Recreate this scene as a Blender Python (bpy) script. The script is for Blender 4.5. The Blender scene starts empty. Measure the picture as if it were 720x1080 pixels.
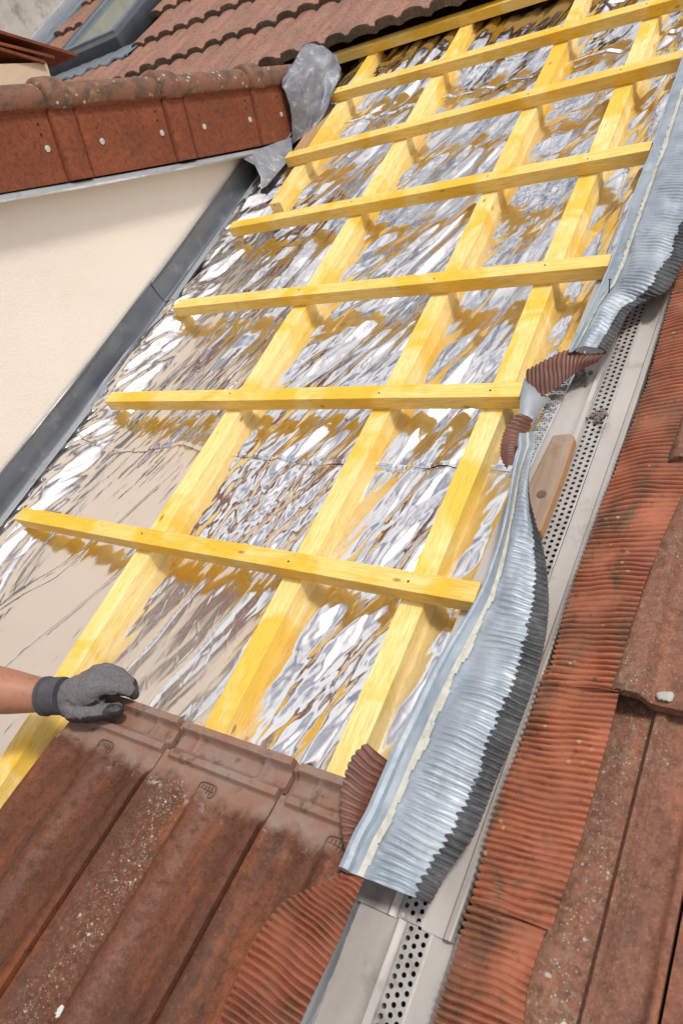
import bpy, bmesh, math, random
import numpy as np
from mathutils import Vector, Matrix

# ---------------------------------------------------------------- frame of the roof
# u runs along the battens, v up the slope, n out of the roof. Metres.
PITCH = math.radians(40.0)
SAG = 0.0128            # the old roof sags a little along the slope
Z0 = 6.5
cP, sP = math.cos(PITCH), math.sin(PITCH)
scene = bpy.context.scene
COL = scene.collection
random.seed(7)

def bend(v, n):
    return n + SAG * (v - 0.3) ** 2

def Wp(u, v, n, bent=True):
    m = bend(v, n) if bent else n
    return Vector((u, v * cP - m * sP, v * sP + m * cP + Z0))

BASE = {}

def empty(name, label, cat, base, group=None):
    o = bpy.data.objects.new(name, None)
    o.empty_display_size = 0.05
    COL.objects.link(o)
    o.location = Wp(*base)
    o.rotation_euler = (PITCH, 0, 0)
    BASE[o.name] = base
    tag(o, label, cat, group)
    return o

def tag(o, label=None, cat=None, group=None, kind=None):
    if label: o['label'] = label
    if cat: o['category'] = cat
    if group: o['group'] = group
    if kind or cat: o['kind'] = kind or 'thing'
    return o

def mk(name, V, F, mats, parent=None, base=None, smooth=True, mi=None, sharp=None):
    """V in (u,v,n); the object gets the roof's rotation and local coordinates aligned to u,v,n"""
    V = np.asarray(V, float)
    if parent is not None:
        base = BASE[parent.name]
    elif base is None:
        base = tuple(V.mean(0))
    L = V.copy()
    L[:, 2] = V[:, 2] + SAG * (V[:, 1] - 0.3) ** 2
    L -= np.array([base[0], base[1], bend(base[1], base[2])])
    me = bpy.data.meshes.new(name)
    me.from_pydata(L.tolist(), [], F if isinstance(F, list) else F.tolist())
    if not isinstance(mats, (list, tuple)): mats = [mats]
    for m in mats: me.materials.append(m)
    if mi is not None:
        me.polygons.foreach_set('material_index', np.asarray(mi, dtype=np.int32))
    me.polygons.foreach_set('use_smooth', np.full(len(me.polygons), smooth, dtype=bool))
    me.validate()
    me.update()
    if smooth and sharp:
        me.set_sharp_from_angle(angle=math.radians(sharp))
    o = bpy.data.objects.new(name, me)
    COL.objects.link(o)
    BASE[o.name] = base
    if parent is not None:
        o.parent = parent
    else:
        o.location = Wp(*base)
        o.rotation_euler = (PITCH, 0, 0)
    return o

# ---------------------------------------------------------------- shape helpers
class MB:
    def __init__(s): s.V = []; s.F = []; s.M = []
    def add(s, V, F, m=0):
        k = len(s.V)
        s.V += [tuple(float(c) for c in v) for v in V]
        s.F += [tuple(i + k for i in f) for f in F]
        s.M += [m] * len(F)
    def box(s, u0, u1, v0, v1, n0, n1, m=0, bev=0.0):
        if bev:
            bm = bmesh.new()
            bmesh.ops.create_cube(bm, size=1)
            for w in bm.verts:
                w.co = Vector((u0 if w.co.x < 0 else u1, v0 if w.co.y < 0 else v1, n0 if w.co.z < 0 else n1))
            bmesh.ops.bevel(bm, geom=list(bm.edges), offset=bev, segments=2, affect='EDGES', profile=0.5)
            bm.verts.index_update()
            s.add([w.co[:] for w in bm.verts], [[q.index for q in f.verts] for f in bm.faces], m)
            bm.free()
        else:
            P = [(u0, v0, n0), (u1, v0, n0), (u1, v1, n0), (u0, v1, n0), (u0, v0, n1), (u1, v0, n1), (u1, v1, n1), (u0, v1, n1)]
            s.add(P, [(0, 3, 2, 1), (4, 5, 6, 7), (0, 1, 5, 4), (1, 2, 6, 5), (2, 3, 7, 6), (3, 0, 4, 7)], m)
    def grid(s, G, m=0, flip=False):
        a, b = G.shape[:2]
        k = len(s.V)
        s.V += [tuple(x) for x in G.reshape(-1, 3).tolist()]
        F = []
        for i in range(a - 1):
            for j in range(b - 1):
                q = (k + i * b + j, k + (i + 1) * b + j, k + (i + 1) * b + j + 1, k + i * b + j + 1)
                F.append(q[::-1] if flip else q)
        s.F += F
        s.M += [m] * len(F)
    def tube(s, pts, r, seg=8, m=0, cap=True):
        pts = [Vector(p) for p in pts]
        rs = r if isinstance(r, (list, tuple)) else [r] * len(pts)
        rings = []
        for i, p in enumerate(pts):
            d = (pts[min(i + 1, len(pts) - 1)] - pts[max(i - 1, 0)]).normalized()
            a = d.cross(Vector((0.13, 0.27, 0.95))).normalized()
            b = d.cross(a)
            rings.append([p + (a * math.cos(t) + b * math.sin(t)) * rs[i] for t in [2 * math.pi * j / seg for j in range(seg)]])
        V = [c[:] for rg in rings for c in rg]
        F = []
        for i in range(len(pts) - 1):
            for j in range(seg):
                F.append((i * seg + j, i * seg + (j + 1) % seg, (i + 1) * seg + (j + 1) % seg, (i + 1) * seg + j))
        if cap:
            F.append(tuple(range(seg))[::-1]); F.append(tuple(range((len(pts) - 1) * seg, len(pts) * seg)))
        s.add(V, F, m)
    def prism(s, poly, lo, hi, m=0):
        """poly: ring of 3D points, lo/hi offsets (3-vectors) added for both faces"""
        k = len(poly)
        A = [tuple(np.add(p, lo)) for p in poly]; B = [tuple(np.add(p, hi)) for p in poly]
        F = [tuple(range(k))[::-1], tuple(range(k, 2 * k))] + [(i, (i + 1) % k, k + (i + 1) % k, k + i) for i in range(k)]
        s.add(A + B, F, m)
    def disc(s, c, ax, r, h, seg=12, m=0, dome=0.0):
        c = Vector(c); ax = Vector(ax).normalized()
        a = ax.cross(Vector((0.3, 0.8, 0.5))).normalized(); b = ax.cross(a)
        V = []; F = []
        for (rr, hh) in ((r, 0), (r, h), (r * 0.6, h + dome * 0.8)):
            for j in range(seg):
                t = 2 * math.pi * j / seg
                V.append((c + (a * math.cos(t) + b * math.sin(t)) * rr + ax * hh)[:])
        for i in range(2):
            for j in range(seg):
                F.append((i * seg + j, i * seg + (j + 1) % seg, (i + 1) * seg + (j + 1) % seg, (i + 1) * seg + j))
        F.append(tuple(range(2 * seg, 3 * seg)))
        s.add(V, F, m)
    def build(s, name, mats, parent=None, base=None, smooth=True, sharp=35):
        return mk(name, s.V, s.F, mats, parent, base, smooth, s.M, sharp)

def timber(u0, u1, v0, v1, n0, n1, along, seg=16, warp=0.0015, seed=0, vslope=0.0):
    """a sawn timber with eased edges; vslope shifts v linearly from u0 to u1"""
    bm = bmesh.new()
    bmesh.ops.create_cube(bm, size=1)
    for w in bm.verts:
        w.co = Vector((u0 if w.co.x < 0 else u1, v0 if w.co.y < 0 else v1, n0 if w.co.z < 0 else n1))
    bmesh.ops.bevel(bm, geom=list(bm.edges), offset=0.0022, segments=2, affect='EDGES', profile=0.6)
    lo, hi = (u0, u1) if along == 0 else (v0, v1)
    ax = Vector((1, 0, 0)) if along == 0 else Vector((0, 1, 0))
    for i in range(1, seg):
        c = lo + (hi - lo) * i / seg
        bmesh.ops.bisect_plane(bm, geom=bm.verts[:] + bm.edges[:] + bm.faces[:], plane_co=ax * c, plane_no=ax)
    rnd = random.Random(seed)
    ph = [rnd.uniform(0, 6.28) for _ in range(4)]
    for w in bm.verts:
        t = w.co[along]
        d = warp * (math.sin(t * 3.1 + ph[0]) + 0.4 * math.sin(t * 9 + ph[1]))
        e = 0.5 * warp * math.sin(t * 4.3 + ph[2])
        if along == 0:
            w.co.y += d + vslope * (w.co.x - u0) / (u1 - u0); 
        else:
            w.co.x += d
    bm.verts.index_update()
    V = [w.co[:] for w in bm.verts]; F = [[q.index for q in f.verts] for f in bm.faces]
    bm.free()
    return V, F

# ---------------------------------------------------------------- noise
_P = {}
def perlin(x, y, seed=0):
    if seed not in _P:
        r = np.random.RandomState(seed + 11)
        _P[seed] = (r.permutation(256), r.uniform(0, 2 * np.pi, 256))
    perm, ang = _P[seed]
    xi = np.floor(x).astype(int); yi = np.floor(y).astype(int)
    xf = x - xi; yf = y - yi
    def g(ix, iy, dx, dy):
        a = ang[perm[(perm[ix & 255] + iy) & 255]]
        return np.cos(a) * dx + np.sin(a) * dy
    s = xf ** 3 * (xf * (xf * 6 - 15) + 10); t = yf ** 3 * (yf * (yf * 6 - 15) + 10)
    a = g(xi, yi, xf, yf); b = g(xi + 1, yi, xf - 1, yf); c = g(xi, yi + 1, xf, yf - 1); d = g(xi + 1, yi + 1, xf - 1, yf - 1)
    return (a + (b - a) * s) * (1 - t) + (c + (d - c) * s) * t

def sstep(a, b, x):
    t = np.clip((x - a) / (b - a), 0, 1)
    return t * t * (3 - 2 * t)

# ---------------------------------------------------------------- materials
class NT:
    def __init__(s, name, rough=0.5, metal=0.0, spec=0.5):
        s.m = bpy.data.materials.new(name); s.m.use_nodes = True
        s.t = s.m.node_tree; s.n = s.t.nodes
        s.b = s.n['Principled BSDF']
        s.b.inputs['Roughness'].default_value = rough
        s.b.inputs['Metallic'].default_value = metal
        s.b.inputs['Specular IOR Level'].default_value = spec
        s.tc = s.n.new('ShaderNodeTexCoord')
        info = s.n.new('ShaderNodeObjectInfo')
        mul = s.n.new('ShaderNodeMath'); mul.operation = 'MULTIPLY'; mul.inputs[1].default_value = 37.0
        s.t.links.new(info.outputs['Random'], mul.inputs[0])
        add = s.n.new('ShaderNodeVectorMath'); add.operation = 'ADD'
        s.t.links.new(s.tc.outputs['Object'], add.inputs[0]); s.t.links.new(mul.outputs[0], add.inputs[1])
        s.co = add.outputs[0]; s.raw = s.tc.outputs['Object']; s.rand = info.outputs['Random']
    def link(s, a, b): s.t.links.new(a, b)
    def scale(s, v, co=None):
        m = s.n.new('ShaderNodeVectorMath'); m.operation = 'MULTIPLY'
        s.link(co or s.co, m.inputs[0]); m.inputs[1].default_value = v
        return m.outputs[0]
    def noise(s, sc, detail=4, rough=0.6, vec=(1, 1, 1), dist=0.0, co=None):
        x = s.n.new('ShaderNodeTexNoise')
        x.inputs['Scale'].default_value = sc; x.inputs['Detail'].default_value = detail
        x.inputs['Roughness'].default_value = rough; x.inputs['Distortion'].default_value = dist
        s.link(s.scale(vec, co), x.inputs['Vector'])
        return x.outputs['Fac']
    def voro(s, sc, feature='F1', vec=(1, 1, 1), rnd=1.0, out='Distance', co=None):
        x = s.n.new('ShaderNodeTexVoronoi'); x.feature = feature
        x.inputs['Scale'].default_value = sc; x.inputs['Randomness'].default_value = rnd
        s.link(s.scale(vec, co), x.inputs['Vector'])
        return x.outputs[out]
    def ramp(s, f, stops, interp='LINEAR'):
        r = s.n.new('ShaderNodeValToRGB'); r.color_ramp.interpolation = interp
        e = r.color_ramp.elements
        while len(e) < len(stops): e.new(0.5)
        for i, (p, c) in enumerate(stops):
            e[i].position = p
            e[i].color = (c, c, c, 1) if isinstance(c, (int, float)) else (*c, 1)
        s.link(f, r.inputs[0])
        return r.outputs[0]
    def math(s, op, a, b=None):
        m = s.n.new('ShaderNodeMath'); m.operation = op
        for i, x in enumerate((a, b)):
            if x is None: continue
            if isinstance(x, (int, float)): m.inputs[i].default_value = x
            else: s.link(x, m.inputs[i])
        return m.outputs[0]
    def mix(s, f, a, b, mode='MIX'):
        m = s.n.new('ShaderNodeMix'); m.data_type = 'RGBA'; m.blend_type = mode
        for k, x in ((0, f), (6, a), (7, b)):
            if isinstance(x, (int, float)): m.inputs[k].default_value = x
            elif isinstance(x, tuple): m.inputs[k].default_value = (*x, 1)
            else: s.link(x, m.inputs[k])
        return m.outputs[2]
    def color(s, c): s.link(c, s.b.inputs['Base Color']) if not isinstance(c, tuple) else setattr(s.b.inputs['Base Color'], 'default_value', (*c, 1))
    def rough(s, c): s.link(c, s.b.inputs['Roughness'])
    def bump(s, h, strength=0.4, dist=0.002):
        b = s.n.new('ShaderNodeBump'); b.inputs['Strength'].default_value = strength; b.inputs['Distance'].default_value = dist
        s.link(h, b.inputs['Height']); s.link(b.outputs[0], s.b.inputs['Normal'])
    def sep(s, axis, co=None):
        x = s.n.new('ShaderNodeSeparateXYZ'); s.link(co or s.raw, x.inputs[0]); return x.outputs[axis]

def m_wood(name, along, pale, mid, sat):
    k = NT(name, 0.62)
    st = (0.6, 14, 14) if along == 0 else (14, 0.6, 14)
    st2 = (2.0, 30, 30) if along == 0 else (30, 2.0, 30)
    g = k.noise(9, 5, 0.65, st, 0.6)
    blot = k.noise(5.5, 3, 0.55, (1, 1, 1), 0.8)
    fine = k.noise(14, 3, 0.6, st2)
    c = k.mix(k.ramp(g, [(0.36, 0), (0.62, 1)]), pale, mid)
    c = k.mix(k.ramp(blot, [(0.48, 0), (0.60, 0.92)]), c, sat)
    c = k.mix(k.ramp(fine, [(0.28, 0.6), (0.5, 0)]), c, tuple(x * 0.6 for x in sat))
    kn = k.voro(6.5, 'F1', (1.0, 2.2, 2.2) if along == 0 else (2.2, 1.0, 2.2))
    c = k.mix(k.ramp(kn, [(0.035, 0.85), (0.075, 0.0)]), c, (0.33, 0.15, 0.03))
    dirt = k.noise(22, 4, 0.7)
    c = k.mix(k.ramp(dirt, [(0.62, 0), (0.8, 0.3)]), c, (0.35, 0.24, 0.10))
    tone = k.ramp(k.rand, [(0.0, (0.93, 0.89, 0.80)), (0.5, (1.0, 0.99, 0.97)), (1.0, (0.97, 0.92, 0.88))])
    c = k.mix(1.0, c, tone, 'MULTIPLY')
    k.color(c)
    k.bump(fine, 0.35, 0.0018)
    return k.m

WOOD_U = m_wood('wood_batten', 0, (0.87, 0.655, 0.25), (0.83, 0.55, 0.12), (0.81, 0.475, 0.03))
WOOD_V = m_wood('wood_rafter', 1, (0.89, 0.73, 0.37), (0.85, 0.63, 0.20), (0.82, 0.515, 0.05))

def m_foil():
    k = NT('crumpled_foil', 0.14, 1.0)
    a = k.noise(24, 4, 0.5, (1, 0.28, 1), 0.5, k.raw)
    r = k.math('ABSOLUTE', k.math('SUBTRACT', a, 0.5))
    f = k.voro(30, 'DISTANCE_TO_EDGE', (1, 0.5, 1), 1.0, 'Distance', k.raw)
    f2 = k.ramp(f, [(0.0, 0.0), (0.10, 1.0)])
    big = k.ramp(k.noise(3.4, 3, 0.55, (1, 1, 1), 0, k.raw), [(0.40, 0.0), (0.62, 1.0)])
    h = k.math('MULTIPLY', k.math('ADD', k.math('MULTIPLY', r, 1.6), k.math('MULTIPLY', f2, 0.28)), k.math('ADD', 0.22, big))
    k.bump(h, 0.20, 0.0030)
    k.color(k.mix(k.noise(2.5, 3, 0.6), (0.79, 0.76, 0.745), (0.88, 0.855, 0.84)))
    k.rough(k.ramp(k.noise(6, 4, 0.6), [(0.3, 0.09), (0.7, 0.19)]))
    return k.m
FOIL = m_foil()

def m_tile(name, dark, mid, bright, lichen=0.5, band=None, spots=0.30, head=False, rough=0.62, mot=0.7, gate0=0.5):
    k = NT(name, rough, 0.0, 0.16)
    g = k.noise(4.5, 5, 0.65, (1.6, 0.5, 1), 0.5)
    f = k.noise(70, 4, 0.7)
    c = k.mix(k.ramp(g, [(0.32, 0), (0.5, 0.5), (0.7, 1)]), dark, mid)
    edge = k.noise(9, 4, 0.6, (3, 0.5, 1))
    c = k.mix(k.ramp(edge, [(0.55, 0), (0.72, 0.75)]), c, bright)
    c = k.mix(k.ramp(f, [(0.3, 0.6), (0.55, 0)]), c, tuple(x * 0.45 for x in dark))
    gr = k.noise(240, 3, 0.8)
    c = k.mix(k.ramp(gr, [(0.54, 0), (0.70, 0.32)]), c, tuple(min(1, x * 1.9 + 0.02) for x in mid))
    c = k.mix(k.ramp(gr, [(0.30, 0.35), (0.45, 0)]), c, tuple(x * 0.35 for x in dark))
    grime = k.noise(15, 5, 0.72, (1, 0.6, 1))
    c = k.mix(k.ramp(grime, [(0.56, 0), (0.75, 0.6)]), c, (0.045, 0.038, 0.03))
    if lichen:
        area = k.ramp(k.noise(7, 4, 0.6), [(0.62 - 0.22 * lichen, 0), (0.72 - 0.12 * lichen, 1)])
        if band:
            x = k.sep(0)
            b = k.math('SUBTRACT', 1.0, k.math('MULTIPLY', k.math('ABSOLUTE', k.math('SUBTRACT', x, band[0])), 1.0 / band[1]))
            area = k.math('MULTIPLY', k.math('MAXIMUM', b, 0.0), k.math('ADD', area, 0.45))
        mott = k.noise(120, 3, 0.75)
        c = k.mix(k.math('MULTIPLY', k.ramp(mott, [(0.50, 0), (0.62, mot)]), area), c, (0.235, 0.175, 0.125))
        mott2 = k.noise(75, 4, 0.75)
        c = k.mix(k.math('MULTIPLY', k.ramp(mott2, [(0.55, 0), (0.66, 0.7)]), area), c, (0.07, 0.06, 0.045))
        for (sc, sz, cc, dn) in ((330, spots, (0.34, 0.31, 0.25), gate0 + 0.06), (170, spots * 0.8, (0.44, 0.42, 0.35), gate0 + 0.16), (80, spots * 0.48, (0.52, 0.51, 0.45), gate0 + 0.12)):
            warp = k.n.new('ShaderNodeVectorMath'); warp.operation = 'ADD'
            nv = k.n.new('ShaderNodeTexNoise'); nv.inputs['Scale'].default_value = sc * 1.3; nv.inputs['Detail'].default_value = 2
            k.link(k.co, nv.inputs['Vector'])
            sc_ = k.scale((0.5 / sc,) * 3, nv.outputs['Color'])
            k.link(k.co, warp.inputs[0]); k.link(sc_, warp.inputs[1])
            sp = k.voro(sc, 'F1', (1, 1, 1), 1.0, 'Distance', warp.outputs[0])
            rs_ = k.voro(sc, 'F1', (1, 1, 1), 1.0, 'Color', warp.outputs[0])
            gate = k.ramp(rs_, [(dn, 0), (dn + 0.12, 1)])
            dots = k.ramp(k.math('SUBTRACT', sp, k.math('MULTIPLY', gate, 0.12)), [(sz - 0.12, 1), (sz, 0)])
            c = k.mix(k.math('MULTIPLY', k.math('MULTIPLY', dots, area), gate), c, cc)
    if head:
        y = k.sep(1)
        hm = k.math('ADD', y, k.math('MULTIPLY', k.math('SUBTRACT', k.noise(16, 4, 0.7), 0.5), 0.07))
        hz = k.ramp(hm, [(0.0, 0), (1.0, 1)])
        hz = k.math('MULTIPLY', k.math('SUBTRACT', hm, -0.105), 40.0)
        hz = k.math('MINIMUM', k.math('MAXIMUM', hz, 0.0), 1.0)
        hc = k.mix(k.ramp(k.noise(20, 5, 0.7), [(0.35, 0), (0.65, 1)]), (0.27, 0.205, 0.17), (0.27, 0.14, 0.095))
        hc = k.mix(k.ramp(k.noise(34, 4, 0.7), [(0.56, 0), (0.7, 0.7)]), hc, (0.05, 0.045, 0.03))
        c = k.mix(k.math('MULTIPLY', hz, 0.85), c, hc)
        ring = k.math('SUBTRACT', 1.0, k.math('MULTIPLY', k.math('ABSOLUTE', k.math('ADD', hm, 0.107)), 90.0))
        ring = k.math('MULTIPLY', k.math('MAXIMUM', ring, 0.0), k.math('MULTIPLY', k.ramp(k.noise(75, 4, 0.75), [(0.52, 0), (0.6, 0.8)]), k.ramp(k.noise(11, 3, 0.6), [(0.47, 0), (0.6, 1)])))
        c = k.mix(ring, c, (0.38, 0.36, 0.32))
    k.color(c)
    k.rough(k.ramp(f, [(0.3, rough + 0.15), (0.7, rough - 0.12)]))
    k.bump(k.math('ADD', k.math('ADD', k.math('MULTIPLY', f, 0.6), k.math('MULTIPLY', gr, 0.3)), grime), 0.5, 0.002)
    return k.m

TILE_A = m_tile('clay_tile_plain', (0.085, 0.037, 0.023), (0.150, 0.058, 0.031), (0.26, 0.078, 0.029), 0.0, head=True, rough=0.50)
TILE_B = m_tile('clay_tile_lichen', (0.095, 0.041, 0.026), (0.165, 0.063, 0.034), (0.27, 0.080, 0.030), 0.8, band=(0.066, 0.05), head=True, rough=0.50, mot=0.45, gate0=0.57)
TILE_R = m_tile('clay_tile_weathered', (0.16, 0.068, 0.046), (0.26, 0.098, 0.060), (0.33, 0.115, 0.062), 0.25, rough=0.55)
TILE_RL = m_tile('clay_tile_lichen_weathered', (0.150, 0.070, 0.047), (0.245, 0.110, 0.070), (0.32, 0.125, 0.07), 0.9, band=(0.150, 0.075), spots=0.36, rough=0.66, mot=0.75, gate0=0.66)
TILE_U = m_tile('clay_tile_old', (0.22, 0.120, 0.090), (0.34, 0.180, 0.130), (0.42, 0.185, 0.115), 0.30)
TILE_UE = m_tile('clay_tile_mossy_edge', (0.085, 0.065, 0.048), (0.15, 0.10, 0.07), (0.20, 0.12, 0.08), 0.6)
VERGE = m_tile('clay_verge_tile', (0.17, 0.056, 0.030), (0.26, 0.080, 0.038), (0.34, 0.098, 0.042), 0.0, rough=0.55)

def m_verge_roll():
    k = NT('clay_roll_lichen', 0.7)
    g = k.noise(9, 5, 0.65)
    c = k.mix(g, (0.13, 0.062, 0.038), (0.25, 0.10, 0.05))
    dk = k.noise(26, 5, 0.7, (1, 0.5, 1))
    c = k.mix(k.ramp(dk, [(0.48, 0), (0.62, 0.85)]), c, (0.06, 0.045, 0.03))
    ye = k.noise(18, 4, 0.6)
    c = k.mix(k.ramp(ye, [(0.60, 0), (0.68, 0.7)]), c, (0.24, 0.16, 0.045))
    wh = k.voro(55, 'F1')
    c = k.mix(k.math('MULTIPLY', k.ramp(wh, [(0.20, 1), (0.28, 0)]), k.ramp(k.noise(12, 3, 0.6), [(0.5, 0), (0.6, 1)])), c, (0.45, 0.43, 0.37))
    k.color(c); k.bump(dk, 0.5, 0.003)
    return k.m
VROLL = m_verge_roll()

def m_simple(name, a, b, sc, rough=0.5, metal=0.0, bump=0.2, vec=(1, 1, 1), c=None, cs=25, dist=0.002, spec=0.5):
    k = NT(name, rough, metal, spec)
    g = k.noise(sc, 5, 0.65, vec, 0.4)
    col = k.mix(k.ramp(g, [(0.3, 0), (0.7, 1)]), a, b)
    if c:
        col = k.mix(k.ramp(k.noise(cs, 4, 0.7), [(0.55, 0), (0.7, 0.7)]), col, c)
    k.color(col)
    k.rough(k.ramp(k.noise(sc * 1.7, 4, 0.6, vec), [(0.3, max(rough - 0.1, 0.05)), (0.7, min(rough + 0.12, 1))]))
    if bump: k.bump(k.noise(sc * 6, 4, 0.7), bump, dist)
    return k.m

RENDER = m_simple('cream_render', (0.79, 0.72, 0.635), (0.82, 0.755, 0.675), 1.6, 0.92, 0, 0.55, (1, 1, 1), (0.755, 0.68, 0.595), 3.5, 0.002)
_n = RENDER.node_tree
_nt = [q for q in _n.nodes if q.type == 'BUMP'][0]; _tx = _n.nodes.new('ShaderNodeTexNoise'); _tx.inputs['Scale'].default_value = 160; _tx.inputs['Detail'].default_value = 4
_n.links.new([q for q in _n.nodes if q.type == 'TEX_COORD'][0].outputs['Object'], _tx.inputs['Vector']); _n.links.new(_tx.outputs['Fac'], _nt.inputs['Height'])
NEIGH = m_simple('rough_grey_render', (0.42, 0.38, 0.33), (0.62, 0.58, 0.52), 5, 0.95, 0, 0.6, (1, 1, 1), (0.22, 0.19, 0.16), 9, 0.006)
ZINC_D = m_simple('weathered_zinc_dark', (0.13, 0.145, 0.165), (0.21, 0.225, 0.245), 6, 0.45, 0.55, 0.1, (2, 0.5, 1), (0.30, 0.31, 0.32), 14)
ZINC_L = m_simple('zinc_light', (0.42, 0.44, 0.47), (0.55, 0.57, 0.60), 8, 0.42, 0.5, 0.1, (1, 0.4, 1), (0.30, 0.31, 0.33), 20)
LEAD = m_simple('lead_sheet', (0.12, 0.125, 0.14), (0.25, 0.26, 0.285), 14, 0.5, 0.25, 0.5, (1, 1, 1), (0.5, 0.5, 0.52), 30, 0.003)
SILVER = m_simple('aluminium_flashing', (0.235, 0.28, 0.325), (0.40, 0.45, 0.495), 8, 0.52, 0.3, 0.12, (1, 1, 1), (0.20, 0.225, 0.26), 16)
def m_red():
    k = NT('terracotta_flashing', 0.65)
    g = k.noise(7, 5, 0.65)
    c = k.mix(k.ramp(g, [(0.3, 0), (0.7, 1)]), (0.23, 0.075, 0.040), (0.42, 0.135, 0.064))
    big = k.noise(9, 5, 0.7, (1.4, 0.6, 1))
    c = k.mix(k.ramp(big, [(0.50, 0), (0.66, 0.75)]), c, (0.115, 0.075, 0.045))
    gn = k.noise(12, 5, 0.7, (1.5, 0.8, 1), 0.5)
    c = k.mix(k.ramp(gn, [(0.57, 0), (0.70, 0.8)]), c, (0.085, 0.078, 0.042))
    sp = k.noise(70, 4, 0.75)
    c = k.mix(k.ramp(sp, [(0.58, 0), (0.68, 0.6)]), c, (0.07, 0.05, 0.035))
    wh = k.voro(48, 'F1')
    c = k.mix(k.math('MULTIPLY', k.ramp(wh, [(0.10, 0.8), (0.16, 0)]), k.ramp(k.noise(10, 3, 0.6), [(0.52, 0), (0.6, 1)])), c, (0.40, 0.36, 0.24))
    k.color(c); k.bump(sp, 0.3, 0.002)
    return k.m
REDF = m_red()

REDD = m_simple('terracotta_flashing_dull', (0.16, 0.055, 0.028), (0.27, 0.078, 0.036), 12, 0.6, 0.0, 0.15, (1, 1, 1), (0.10, 0.075, 0.03), 14)
BROWNF = m_simple('brown_flashing_back', (0.10, 0.036, 0.022), (0.17, 0.062, 0.036), 14, 0.5, 0.0, 0.15, (1, 1, 1), (0.045, 0.03, 0.02), 26)
BUTYL = m_simple('black_butyl', (0.018, 0.02, 0.022), (0.05, 0.053, 0.055), 40, 0.5, 0.0, 0.5, (1, 1, 1))
FOLDM = m_simple('blue_grey_fold', (0.24, 0.29, 0.35), (0.34, 0.40, 0.46), 16, 0.55, 0.1, 0.08, (1, 1, 1), (0.45, 0.48, 0.50), 30)
SEAL = m_simple('cream_sealant', (0.42, 0.42, 0.36), (0.58, 0.57, 0.50), 45, 0.6, 0.0, 0.4, (1, 1, 1), (0.20, 0.19, 0.15), 40)
SHEET = m_simple('grey_coated_sheet', (0.38, 0.35, 0.325), (0.50, 0.465, 0.435), 5, 0.55, 0.1, 0.12, (1.5, 0.5, 1), (0.20, 0.18, 0.155), 9)
PERF = m_simple('perforated_sheet', (0.36, 0.34, 0.32), (0.46, 0.43, 0.41), 12, 0.5, 0.25, 0.05, (1, 1, 1), (0.22, 0.20, 0.17), 30)
PERF_S = m_simple('shiny_perforated_sheet', (0.62, 0.62, 0.60), (0.75, 0.75, 0.73), 12, 0.22, 0.9, 0.05)
SLOT_SHADE = m_simple('slot_shade', (0.015, 0.014, 0.013), (0.03, 0.028, 0.025), 20, 0.9, 0, 0)  # near-black colour paints the shade seen through the perforated strip
HOLE_SHADE = m_simple('hole_shade', (0.012, 0.008, 0.006), (0.02, 0.012, 0.01), 20, 0.95, 0, 0)  # near-black colour stands in for the shade inside nail holes
OLDWOOD = m_simple('old_board', (0.24, 0.165, 0.115), (0.36, 0.26, 0.19), 14, 0.8, 0, 0.4, (4, 0.5, 4), (0.16, 0.09, 0.055), 18)
OLDWOOD_S = m_simple('old_board_sawn_side', (0.36, 0.19, 0.085), (0.48, 0.27, 0.13), 14, 0.8, 0, 0.3, (4, 0.5, 4))
PLY = m_simple('raw_timber', (0.36, 0.20, 0.09), (0.50, 0.31, 0.16), 10, 0.8, 0, 0.3, (8, 1, 8))
PLANK = m_simple('pale_plank', (0.66, 0.50, 0.32), (0.74, 0.60, 0.42), 9, 0.7, 0, 0.2, (8, 1, 8))
SCREW = m_simple('zinc_screw', (0.48, 0.48, 0.47), (0.62, 0.62, 0.60), 60, 0.45, 0.4, 0.1)
NAILM = m_simple('steel_nail', (0.06, 0.06, 0.065), (0.12, 0.12, 0.125), 60, 0.4, 0.8, 0)
DECK = m_simple('dark_roof_deck', (0.05, 0.035, 0.022), (0.09, 0.06, 0.036), 6, 0.9, 0, 0.2)
SKYF = m_simple('grey_window_frame', (0.055, 0.065, 0.078), (0.085, 0.10, 0.118), 8, 0.4, 0.3, 0)
BLUEF = m_simple('blue_grey_flashing', (0.13, 0.165, 0.20), (0.20, 0.24, 0.28), 8, 0.45, 0.3, 0.1)
GROUND = m_simple('ground_soil', (0.16, 0.15, 0.12), (0.24, 0.22, 0.18), 0.3, 0.95, 0, 0.1, (1, 1, 1), (0.07, 0.10, 0.04), 0.2)
WHITE = m_simple('white_mortar', (0.62, 0.61, 0.58), (0.75, 0.74, 0.71), 30, 0.85, 0, 0.3)
SHIRT = m_simple('grey_cloth', (0.10, 0.11, 0.13), (0.13, 0.14, 0.16), 30, 0.9, 0, 0.3)
TROUS = m_simple('dark_cloth', (0.03, 0.035, 0.05), (0.05, 0.055, 0.07), 30, 0.9, 0, 0.3)
HAIR = m_simple('dark_hair', (0.02, 0.013, 0.008), (0.04, 0.026, 0.016), 60, 0.6, 0, 0.5)
GLOVE = m_simple('grey_knit_glove', (0.105, 0.10, 0.108), (0.165, 0.155, 0.165), 26, 0.9, 0, 0.0)
COAT = m_simple('black_glove_coating', (0.016, 0.016, 0.018), (0.035, 0.034, 0.036), 40, 0.55, 0, 0.4)
CUFFM = m_simple('dark_knit_cuff', (0.05, 0.05, 0.056), (0.08, 0.08, 0.088), 40, 0.9, 0, 0.3)

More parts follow.
